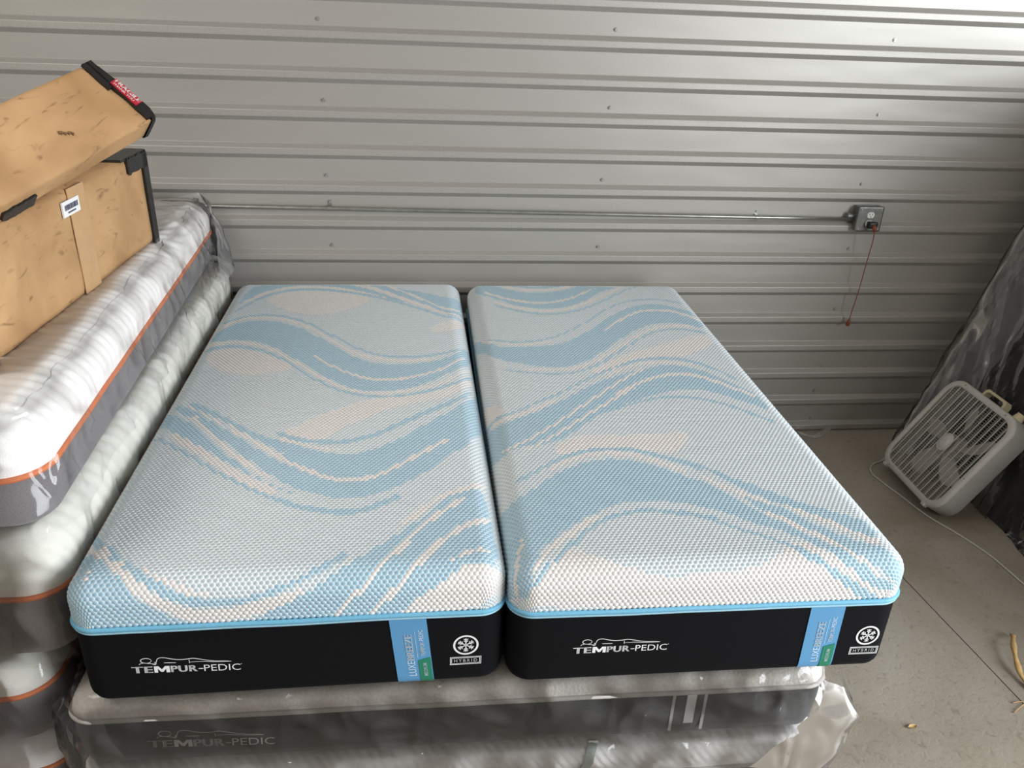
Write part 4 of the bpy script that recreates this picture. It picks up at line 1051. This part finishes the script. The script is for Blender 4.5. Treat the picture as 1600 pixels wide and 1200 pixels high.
# ------------------------------------------------------------------ dark mattress leaning on the right
lean = radians(18)
sb_yaw = 0.075
dm = empty('leaning_mattress', (2.345, -0.19, 0.0), sb_yaw)
dm.rotation_euler = (0, 0, sb_yaw)
tag(dm, 'black mattress standing on its edge under a crumpled clear plastic sheet, behind the box fan', 'mattress')
SH, SL, ST = 1.93, 2.03, 0.30
def slab(name, off, mat, amp, seed, nz_=44, ny_=52, grow=0.0, x_extra=0.0, low=0.0):
    """leaning block, local: y from 0 down to -SL, up the lean direction"""
    up = Vector((sin(lean), 0, cos(lean))); nr = Vector((-cos(lean), 0, sin(lean)))
    v = []; f = []
    prof = []  # around the cross-section: front face bottom->top, top, back down
    for k in range(nz_ + 1): prof.append((k / nz_, 0.0))
    for k in range(1, 5): prof.append((1.0, -k / 5.0))
    for k in range(nz_ // 2 + 1): prof.append((1.0 - k / (nz_ // 2), -1.0))
    P = len(prof)
    cols = [0.0] + [i / ny_ for i in range(0, ny_ + 1)] + [1.0]
    for ci, t in enumerate(cols):
        y = grow - t * (SL + 2 * grow)
        capc = ci in (0, len(cols) - 1)
        for s, d in prof:
            h = s * SH
            edge = min(1.0, min(t, 1 - t) * SL / 0.08) if not capc else 0.0
            # soft rounded edges
            dd = d * ST
            p = up * h + nr * (dd + off)
            if s < 0.04: p = p + nr * 0.0
            q = Vector((h * 1.1 + seed, y * 5.0 - h * 1.8, d * 4))
            wv = noise.noise(q * 1.6) * amp + abs(noise.noise(q * 4.0)) * amp * 0.7
            if d == 0.0: p = p + nr * wv
            p = p + Vector((0, y + noise.noise(q * 2.1 + Vector((7, 1, 2))) * amp * 0.8, 0))
            if capc: p = p + nr * (-0.02 if d == 0 else 0.02 if d == -1 else 0)
            p.z = max(p.z, 0.003)
            v.append(p)
    for i in range(len(cols) - 1):
        for k in range(P - 1):
            a = i * P + k; f.append((a, a + 1, a + P + 1, a + P))
    f.append(tuple(range(P))); f.append(tuple((len(cols) - 1) * P + k for k in range(P))[::-1])
    return pymesh(name, v, f, mat, dm, True)
slab('mattress_body', 0.0, M['dark_fabric'], 0.008, 3)
fs_ = slab('plastic_sheet', 0.016, M['film_dark'], 0.030, 8, 90, 110, grow=0.05)
fs_['label'] = 'crumpled clear plastic sheet'
# loose strip of the sheet standing off the far end
up_ = Vector((sin(lean), 0, cos(lean))); nr_ = Vector((-cos(lean), 0, sin(lean)))
g_ = []
for k in range(9):
    h = 0.01 + k / 8 * 1.85
    b_ = up_ * h
    g_.append([b_ + nr_ * 0.02 + Vector((0, -0.26 + 0.02 * sin(k), 0)), b_ + nr_ * 0.045 + Vector((-0.01, -0.13, 0)), b_ + nr_ * (0.05 + 0.012 * sin(k * 1.7)) + Vector((-0.015, -0.02, 0)), b_ + nr_ * 0.0 + Vector((0.0, 0.035, 0))])
se = sheet_patch('sheet_edge', g_, M['film_milky'], dm, 0.012, 4, 6)
for vv in se.data.vertices: vv.co.z = max(vv.co.z, 0.004)
# film spread on the floor in front of the mattress
def film_floor():
    nx, ny = 16, 40; v = []; f = []
    for i in range(nx + 1):
        for j in range(ny + 1):
            s, t = i / nx, j / ny
            y = -0.62 - t * 1.3
            wdt = 0.03 + 0.10 * (0.5 + 0.5 * noise.noise(Vector((t * 7, 2, 0)))) * min(1, t * 4)
            p = Vector((0.03 - s * wdt, y, 0.004 + 0.05 * (1 - s) ** 2 + 0.016 * abs(noise.noise(Vector((s * 5, t * 16, 1))))))
            v.append(p)
    for i in range(nx):
        for j in range(ny):
            a = i * (ny + 1) + j; f.append((a, a + 1, a + ny + 2, a + ny + 1))
    return pymesh('sheet_hem', v, f, M['film_dark'], dm, True)
film_floor()

# ------------------------------------------------------------------ box fan
FW, FH, FD = 0.4925, 0.5201, 0.1069
e1 = Vector((-0.0303, -0.9995, 0)); e2 = Vector((0.526, -0.016, 0.850)).normalized(); e3 = Vector((-0.850, 0.026, 0.526)).normalized()
P0 = Vector((2.192, -0.375, 0.0))
# local x = along the base towards the camera, y = up the fan, z = front normal
mt = Matrix(((e1.x, e2.x, e3.x, P0.x), (e1.y, e2.y, e3.y, P0.y), (e1.z, e2.z, e3.z, P0.z), (0, 0, 0, 1)))
fan = empty('box_fan', mtx=mt); tag(fan, 'white box fan leaning back against the plastic-covered dark mattress', 'fan')
FR = 0.085
def fan_shell():
    prof = [(0.014, 0.004), (0.004, 0.0), (0.0, 0.006), (0.0, FD - 0.014), (0.003, FD - 0.005), (0.008, FD), (0.026, FD), (0.030, FD - 0.003), (0.030, FD - 0.016), (0.012, FD - 0.018), (0.012, 0.008)]
    v = []; f = []; mi = []; n = None
    for ins, z in prof:
        o = rounded_rect(ins, FW - ins, ins, FH - ins, FR - ins * 0.8, 10); n = len(o)
        v += [(a, b, z) for a, b in o]
    P = len(prof)
    for i in range(P):
        j = (i + 1) % P
        for k in range(n):
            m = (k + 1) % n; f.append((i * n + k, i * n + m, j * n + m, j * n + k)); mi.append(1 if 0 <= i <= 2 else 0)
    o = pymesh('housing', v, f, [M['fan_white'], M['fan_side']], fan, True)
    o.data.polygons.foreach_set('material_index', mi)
fan_shell()
def chord(t, half_t, size_t, half_o):
    """half length available at offset t from the centre inside the rounded opening"""
    r = FR - 0.024; ht = half_t; d = abs(t) - (ht - r)
    if d <= 0: return half_o
    if d >= r: return 0
    return half_o - r + sqrt(r * r - d * d)
HX, HY = FW / 2 - 0.030, FH / 2 - 0.030
def bar(name, x, y, vertical, half, wd, z0, z1, mat, parent):
    if vertical: return box(name, x - wd / 2, x + wd / 2, FH / 2 - half, FH / 2 + half, z0, z1, mat, parent)
    return box(name, FW / 2 - half, FW / 2 + half, y - wd / 2, y + wd / 2, z0, z1, mat, parent)
nb = 13
for k in range(nb):
    t = -HX + 2 * HX * (k + 0.5) / nb; h = chord(t, HX, 0, HY)
    if h > 0.03: bar('grille_bar', FW / 2 + t, 0, True, h + 0.004, 0.0040, FD - 0.009, FD - 0.005, M['fan_white'], fan)
nv = 38
for k in range(nv):
    t = -HX + 2 * HX * (k + 0.5) / nv
    if k % 3 == 1: continue
    h = chord(t, HX, 0, HY)
    if h > 0.03: bar('grille_wire', FW / 2 + t, 0, True, h + 0.004, 0.0008, FD - 0.0105, FD - 0.009, M['fan_white'], fan)
nh = 40
for k in range(nh):
    t = -HY + 2 * HY * (k + 0.5) / nh; h = chord(t, HY, 0, HX)
    if h > 0.03: bar('grille_wire', 0, FH / 2 + t, False, h + 0.004, 0.0009, FD - 0.0105, FD - 0.009, M['fan_white'], fan)
for k in range(7):   # rear guard
    t = -HX + 2 * HX * (k + 0.5) / 7; h = chord(t, HX, 0, HY)
    bar('rear_guard_bar', FW / 2 + t, 0, True, h + 0.012, 0.002, 0.006, 0.008, M['black_plastic'], fan)
# hub, cap, blades
bm = bmesh.new(); bmesh.ops.create_cone(bm, cap_ends=True, segments=32, radius1=0.060, radius2=0.052, depth=0.045, matrix=Matrix.Translation((FW / 2, FH / 2, 0.055)))
from_bm('hub', bm, M['fan_blade'], fan, False)
v = []; f = []
for i, (r, z) in enumerate(((1.0, FD - 0.010), (1.0, FD - 0.004), (0.86, FD - 0.001), (0.80, FD - 0.003), (0.76, FD + 0.001), (0.3, FD + 0.003))):
    for k in range(32):
        q = 2 * pi * k / 32; v.append((FW / 2 + 0.036 * r * cos(q), FH / 2 + 0.046 * r * sin(q), z))
for i in range(5):
    for k in range(32):
        m = (k + 1) % 32; f.append((i * 32 + k, i * 32 + m, (i + 1) * 32 + m, (i + 1) * 32 + k))
f.append(tuple(5 * 32 + k for k in range(32)))
pymesh('badge', v, f, M['fan_white'], fan, True)
for b_ in range(5):
    ang = radians(72 * b_ + 20); nr_, na = 10, 8; v = []; f = []
    for side in (0, 1):
        for i in range(nr_ + 1):
            s = i / nr_; r = 0.048 + 0.160 * s
            wid = (0.16 + 0.17 * sin(pi * min(1, s * 0.85 + 0.1))) * (1 if s < 0.9 else 1 - (s - 0.9) * 4.5)
            for j in range(na + 1):
                t = j / na - 0.5; a = ang + t * wid * 2.0 * (0.055 + 0.10 * s) / max(r, 0.05) * 1.05 + 0.25 * s
                z = 0.055 - t * 0.042 * (1 - 0.35 * s) + (0.0016 if side else 0)
                v.append((FW / 2 + r * cos(a), FH / 2 + r * sin(a), z))
    nn = (nr_ + 1) * (na + 1)
    for i in range(nr_):
        for j in range(na):
            a = i * (na + 1) + j
            f.append((a, a + 1, a + na + 2, a + na + 1)); f.append((nn + a, nn + a + na + 1, nn + a + na + 2, nn + a + 1))
    for j in range(na):
        a = nr_ * (na + 1) + j; f.append((a, a + 1, nn + a + 1, nn + a))
    for i in range(nr_):
        a = i * (na + 1); f.append((a, a + na + 1, nn + a + na + 1, nn + a)); a += na; f.append((a, nn + a, nn + a + na + 1, a + na + 1))
    pymesh('blade', v, f, M['fan_blade'], fan, True)
# handle, knob, feet, screws
hp = [(FW / 2 - 0.075, FH - 0.004, 0.055), (FW / 2 - 0.072, FH + 0.022, 0.055), (FW / 2 - 0.060, FH + 0.034, 0.055), (FW / 2 + 0.060, FH + 0.034, 0.055), (FW / 2 + 0.072, FH + 0.022, 0.055), (FW / 2 + 0.075, FH - 0.004, 0.055)]
v = []; f = []
for (a, b, z) in hp:
    cx_ = FW / 2
    for s, t in ((0, -0.018), (0, 0.018), (1, 0.018), (1, -0.018)):
        k = 0.83 if s else 1.0
        v.append((cx_ + (a - cx_) * k, FH - 0.004 + (b - FH + 0.004) * (0.70 if s else 1.0), z + t))
for i in range(len(hp) - 1):
    for k in range(4): f.append((i * 4 + k, i * 4 + (k + 1) % 4, i * 4 + 4 + (k + 1) % 4, i * 4 + 4 + k))
f += [(0, 1, 2, 3), tuple(20 + k for k in range(4))[::-1]]
pymesh('handle', v, f, M['fan_cream'], fan)
bm = bmesh.new(); bmesh.ops.create_cone(bm, cap_ends=True, segments=20, radius1=0.024, radius2=0.017, depth=0.030, matrix=Matrix.Translation((FW - 0.09, FH + 0.013, 0.055)) @ Matrix.Rotation(-pi / 2, 4, 'X'))
from_bm('speed_knob', bm, M['fan_cream'], fan)
for x in (0.075, FW - 0.075):
    box('foot', x - 0.012, x + 0.012, -0.006, 0.010, FD - 0.020, FD + 0.006, M['fan_white'], fan, 0.003, 1)
for (a, b) in ((0.10, 0.013), (FW - 0.10, FH - 0.013), (0.10, FH - 0.013), (FW - 0.013, 0.20)):
    o = bpy.data.objects.new('screw', scr); COL.objects.link(o); o.parent = fan; o.location = (a, b, FD); o.scale = (0.5, 0.5, 0.4)
inv = mt.inverted()
cpts = catmull([(2.185, -0.34, 0.05), (2.154, -0.344, 0.012), (2.090, -0.372, 0.004), (2.046, -0.435, 0.004), (2.051, -0.515, 0.004), (2.083, -0.658, 0.004), (2.116, -0.812, 0.004), (2.176, -0.956, 0.004), (2.217, -1.09, 0.004), (2.23, -1.194, 0.004), (2.24, -1.29, 0.004), (2.28, -1.45, 0.004), (2.30, -1.7, 0.004)], 8)
tube('cord', [inv @ p for p in cpts], 0.0036, M['cord_white'], fan, 8)
cp2 = catmull([(2.150, -0.60, 0.006), (2.125, -0.615, 0.005), (2.120, -0.66, 0.005), (2.150, -0.705, 0.006)], 6)

# ------------------------------------------------------------------ litter on the floor
def crescent():
    root = empty('plastic_scrap', (1.93, -0.035, 0.0)); tag(root, 'torn crescent of clear plastic on the floor against the wall', 'plastic scrap')
    n = 36; v = []; f = []
    for k in range(n + 1):
        t = k / n; a = radians(175 + 185 * t)
        for j in range(6):
            s = j / 5; r = 0.088 - s * 0.042 * sin(pi * min(1, max(0.02, t))) ** 0.5 + (0.012 * noise.noise(Vector((k * 0.9, s * 3, 0))) if j == 5 else 0)
            lift = max(0.0, cos(a - radians(350))) * 0.035
            v.append((0.006 + r * cos(a) * 0.95, -0.003 + r * sin(a) * 0.72 - (0.0), 0.004 + lift + 0.006 * abs(noise.noise(Vector((k * 0.4, s * 2, 3))))))
    for k in range(n):
        for j in range(5):
            a = k * 6 + j; f.append((a, a + 1, a + 7, a + 6))
    pymesh('film', v, f, M['film_milky'], root, True)
crescent()
sp = catmull([(1.995, -1.548, 0.010), (1.962, -1.585, 0.030), (1.930, -1.632, 0.034), (1.902, -1.69, 0.026), (1.888, -1.745, 0.012), (1.895, -1.80, 0.006), (1.92, -1.86, 0.004)], 6)
v = []; f = []
for i, p in enumerate(sp):
    a = sp[max(i - 1, 0)]; b = sp[min(i + 1, len(sp) - 1)]; t = (b - a).normalized(); s = t.cross(Vector((0, 0, 1))).normalized()
    w = 0.0085 + 0.002 * sin(i * 0.7)
    v += [p + s * w, p - s * w, p - s * w + Vector((0, 0, 0.004)), p + s * w + Vector((0, 0, 0.004))]
    if i:
        for k in range(4): f.append((4 * i - 4 + k, 4 * i - 4 + (k + 1) % 4, 4 * i + (k + 1) % 4, 4 * i + k))
f += [(0, 1, 2, 3), tuple(4 * (len(sp) - 1) + k for k in range(4))[::-1]]
tag(pymesh('husk_strip', v, f, M['straw'], None, True), 'curled tan strip of dry husk on the concrete', 'husk strip')
def straw(name, pts, r, label):
    o = tube(name, catmull(pts, 4), r, M['straw'], None, 6); tag(o, label, 'straw')
straw('straw', [(1.79, -1.838, 0.003), (1.81, -1.836, 0.006), (1.84, -1.837, 0.003)], 0.0014, 'short pale straw lying nearly level by the floor joint')
straw('straw', [(1.768, -1.876, 0.003), (1.80, -1.858, 0.005), (1.832, -1.842, 0.003)], 0.0014, 'short pale straw slanting across the floor joint')
v = []; f = []
for i in range(7):
    t = i / 6 - 0.5
    for j in range(3):
        s = j - 1; w = 0.007 * cos(pi * t) + 0.0005
        v.append((1.403 + t * 0.034 * 0.95 - s * w * 0.3, -1.906 + s * w + t * 0.006, 0.003 + 0.004 * abs(s) + 0.003 * t * t))
n = len(v); v += [(a, b, c - 0.001) for a, b, c in v]
for i in range(6):
    for j in range(2):
        a = i * 3 + j; f.append((a, a + 3, a + 4, a + 1)); f.append((n + a, n + a + 1, n + a + 4, n + a + 3))
tag(pymesh('dry_leaf', v, f, M['leaf'], None, True), 'tiny curled dry leaf on the open concrete', 'leaf')
